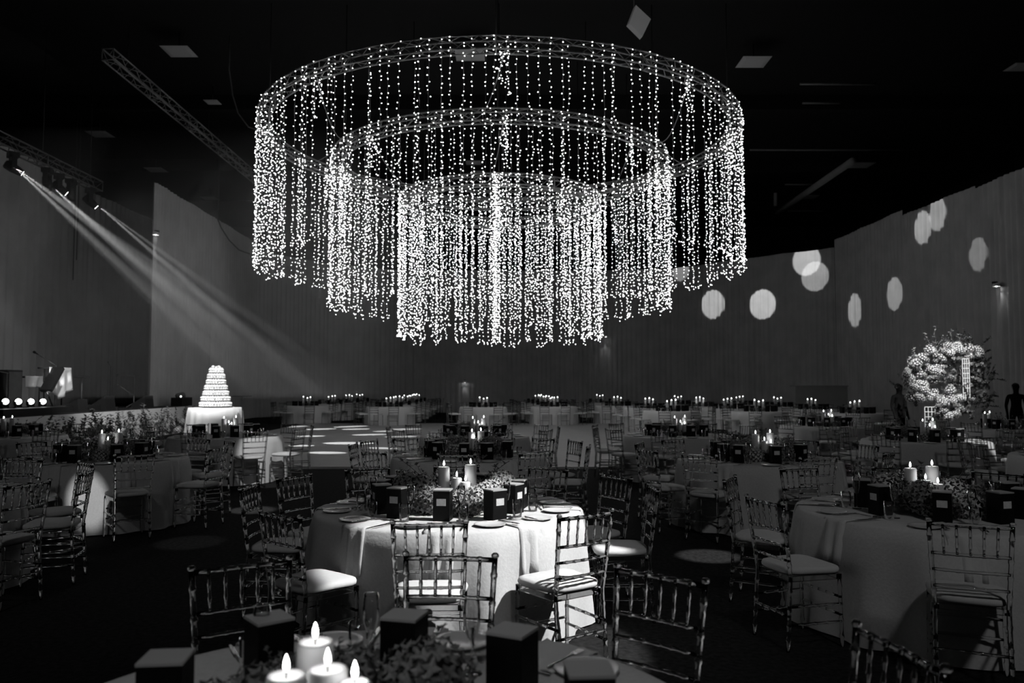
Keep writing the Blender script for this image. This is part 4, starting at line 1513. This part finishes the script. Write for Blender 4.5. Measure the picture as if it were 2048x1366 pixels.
def wedge(px, py, X, w, h, label):
    p = at_x(px, py, X)
    t = thing('stage_monitor', label, 'speaker', (X, p.y, DZ + 0.001), R(-90))
    v = [(-w / 2, -0.25, 0), (w / 2, -0.25, 0), (w / 2, 0.25, 0), (-w / 2, 0.25, 0), (-w / 2, -0.2, h * 0.35), (w / 2, -0.2, h * 0.35), (w / 2, 0.2, h), (-w / 2, 0.2, h)]
    obj('cabinet', MB().add(v, [(3, 2, 1, 0), (0, 1, 5, 4), (1, 2, 6, 5), (2, 3, 7, 6), (3, 0, 4, 7), (4, 5, 6, 7)]).mesh('cabinet', 'black'), t)
    g = MB().lathe([(0.0, 0.012), (0.12, 0.012), (0.13, 0.0)], 14)
    o = obj('speaker_cone', g.mesh('speaker_cone', 'truss_dark'), t, (0, 0.0, h * 0.68))
    o.rotation_euler = (math.atan2(h * 0.65, 0.4), 0, 0)


wedge(205, 812, -12.2, 0.6, 0.42, 'black wedge monitor under the microphone stands')
wedge(150, 812, -12.2, 0.5, 0.36, 'black wedge monitor in front of the round-topped stand')
wedge(285, 808, -12.2, 0.6, 0.40, 'black wedge monitor at the end of the stage')
t = thing('loudspeaker', 'tall black loudspeaker at the picture edge of the stage', 'speaker', at_x(5, 806, -13.6) * 1.0)
t.location.z = DZ + 0.001
obj('cabinet', MB().box(-0.3, 0.3, -0.3, 0.34, 0, 1.15).mesh('cabinet', 'black'), t)
obj('grille', MB().box(0.301, 0.315, -0.26, 0.30, 0.05, 1.1).mesh('grille', 'truss_dark'), t)
p = at_x(365, 803, -11.9)
t = thing('stage_amplifier', 'dark rounded speaker cluster with one small lit lamp by the cake', 'speaker', (-11.95, p.y, DZ + 0.001))
obj('cabinet', MB().box(-0.2, 0.2, -0.4, 0.5, 0, 0.30).mesh('cabinet', 'black'), t)
obj('indicator_lamp', MB().ico((0.1, -0.28, 0.34), 0.035, 0, 2).mesh('indicator_lamp', 'lens_dim'), t)
obj('head', MB().sweep([(0, -0.35, 0.3), (0, -0.3, 0.36), (0, 0.1, 0.38), (0, 0.25, 0.3)], [0.05, 0.1, 0.12, 0.05], 8).mesh('head', 'black'), t)
# floor stand beside the cake
p0, p1 = at_y(489, 845, 24.0), at_y(484, 793, 24.0)
t = thing('floor_stand', 'thin dark stand with a flat top beside the cake table', 'stand', (p1.x, 24.0, 0))
obj('pole', MB().tube((0.05, 0, 0.01), (0, 0, p1.z), 0.014, 6).mesh('pole', 'truss_dark'), t)
obj('desk', MB().box(-0.25, 0.25, -0.16, 0.16, p1.z, p1.z + 0.02).mesh('desk', 'black'), t)
obj('base_plate', MB().lathe([(0.0, 0.0), (0.16, 0.0), (0.16, 0.015), (0.0, 0.02)], 16).mesh('base_plate', 'black'), t)


# ================================================================== PEOPLE
def skin_layer(me):
    import bmesh
    bm = bmesh.new()
    bm.from_mesh(me)
    bm.verts.layers.skin.verify()
    bm.to_mesh(me)
    bm.free()


def person(x, y, h, rz, label, pose=0):
    """A standing figure grown from a jointed skeleton; h is the full height."""
    s = h / 1.75
    J = {'pelvis': (0, 0, 0.95), 'waist': (0, 0, 1.10), 'chest': (0, -0.01, 1.32), 'neck': (0, 0, 1.47), 'chin': (0, 0.02, 1.56), 'head': (0, 0.015, 1.66), 'crown': (0, 0.0, 1.73)}
    rad = {'pelvis': (.15, .11), 'waist': (.135, .10), 'chest': (.16, .115), 'neck': (.06, .06), 'chin': (.075, .085), 'head': (.10, .115), 'crown': (.09, .10)}
    E = [('pelvis', 'waist'), ('waist', 'chest'), ('chest', 'neck'), ('neck', 'chin'), ('chin', 'head'), ('head', 'crown')]
    for sd, t in ((-1, 'l'), (1, 'r')):
        J['hip' + t] = (sd * 0.10, 0, 0.90); rad['hip' + t] = (.09, .095)
        J['knee' + t] = (sd * 0.11, 0.02, 0.50); rad['knee' + t] = (.062, .062)
        J['ank' + t] = (sd * 0.12, -0.01, 0.09); rad['ank' + t] = (.045, .045)
        J['toe' + t] = (sd * 0.13, 0.16, 0.04); rad['toe' + t] = (.042, .035)
        J['sho' + t] = (sd * 0.19, -0.01, 1.40); rad['sho' + t] = (.065, .065)
        J['elb' + t] = (sd * 0.25, -0.02 + 0.02 * pose, 1.12); rad['elb' + t] = (.045, .045)
        J['wri' + t] = (sd * (0.24 - 0.12 * pose), 0.06 + 0.2 * pose, 0.90 + 0.16 * pose); rad['wri' + t] = (.032, .032)
        J['han' + t] = (sd * (0.235 - 0.18 * pose), 0.09 + 0.24 * pose, 0.80 + 0.25 * pose); rad['han' + t] = (.028, .036)
        E += [('pelvis', 'hip' + t), ('hip' + t, 'knee' + t), ('knee' + t, 'ank' + t), ('ank' + t, 'toe' + t), ('chest', 'sho' + t), ('sho' + t, 'elb' + t), ('elb' + t, 'wri' + t), ('wri' + t, 'han' + t)]
        for k, (dx, L, dy) in enumerate(((-0.025, 0.075, 0.012), (-0.008, 0.085, 0.008), (0.009, 0.08, 0.004), (0.025, 0.065, 0.0), (-0.035, 0.05, 0.045))):
            hx, hy, hz = J['han' + t]
            J[f'f{k}{t}'] = (hx + dx * (0.6 if k < 4 else 1) * -sd, hy + dy + dx * 0.8 + 0.02, hz - L)
            rad[f'f{k}{t}'] = (.010, .010)
            E.append(('han' + t, f'f{k}{t}'))
    names = list(J)
    me = bpy.data.meshes.new('person')
    me.from_pydata([tuple(c * s for c in J[n]) for n in names], [(names.index(a), names.index(b)) for a, b in E], [])
    me.materials.append(M['suit'])
    skin_layer(me)
    o = obj('person', me, None, (x, y, 0), rz)
    tag(o, label, 'person')
    sk = o.modifiers.new('skin', 'SKIN')
    lay = me.skin_vertices[0].data
    for i, n in enumerate(names):
        lay[i].radius = (rad[n][0] * s, rad[n][1] * s)
        lay[i].use_root = n == 'pelvis'
    o.modifiers.new('sub', 'SUBSURF').render_levels = 2
    hr = MB()
    hr.ico((0, -0.02 * s, 1.675 * s), 0.10 * s, 0, 2, 0.95)
    obj('hair', hr.mesh('hair', 'wick'), o)
    fc = MB()
    fc.ico((0, 0.085 * s, 1.63 * s), 0.02 * s, 0, 1)
    for sd in (-1, 1):
        fc.ico((sd * 0.032 * s, 0.088 * s, 1.655 * s), 0.012 * s, 0, 1)
        fc.ico((sd * 0.085 * s, 0.01 * s, 1.645 * s), 0.025 * s, 0, 1)
    obj('face', fc.mesh('face', 'skin'), o)
    return o


p = at_y(1797, 768, 22.0)
person(p.x, 22.0, p.z, R(200), 'person in dark clothes standing beside the flower arch')
p = at_y(2031, 767, 22.0)
person(p.x, 22.0, p.z, R(160), 'person in dark clothes standing by the drape beyond the flower arch')

# ================================================================== HAZE OVER THE STAGE AND ITS BEAMS
hz = bpy.data.materials.new('stage_haze')
hz.use_nodes = True
nt_ = hz.node_tree
nt_.nodes.clear()
vsn = nt_.nodes.new('ShaderNodeVolumeScatter')
vsn.inputs['Color'].default_value = (1, 1, 1, 1)
vsn.inputs['Density'].default_value = 0.015
vsn.inputs['Anisotropy'].default_value = 0.2
on = nt_.nodes.new('ShaderNodeOutputMaterial')
nt_.links.new(vsn.outputs[0], on.inputs['Volume'])
tag(obj('stage_haze', MB().box(-16.0, -4.2, 19.6, 38.0, 1.3, 8.1).mesh('stage_haze', hz)), 'thin smoke haze hanging over the stage with light beams in it', 'haze', kind='stuff')
for px, tx_, ty_ in ((11, 14, 560), (37, 40, 600), (62, 130, 660), (86, 190, 700)):
    src = at_x(px, 797, -12.72)
    spot('floor_lamp_beam', src, at_x(tx_, ty_, -13.6), 0.5, 1.2 * K, 0.8, 0.05)
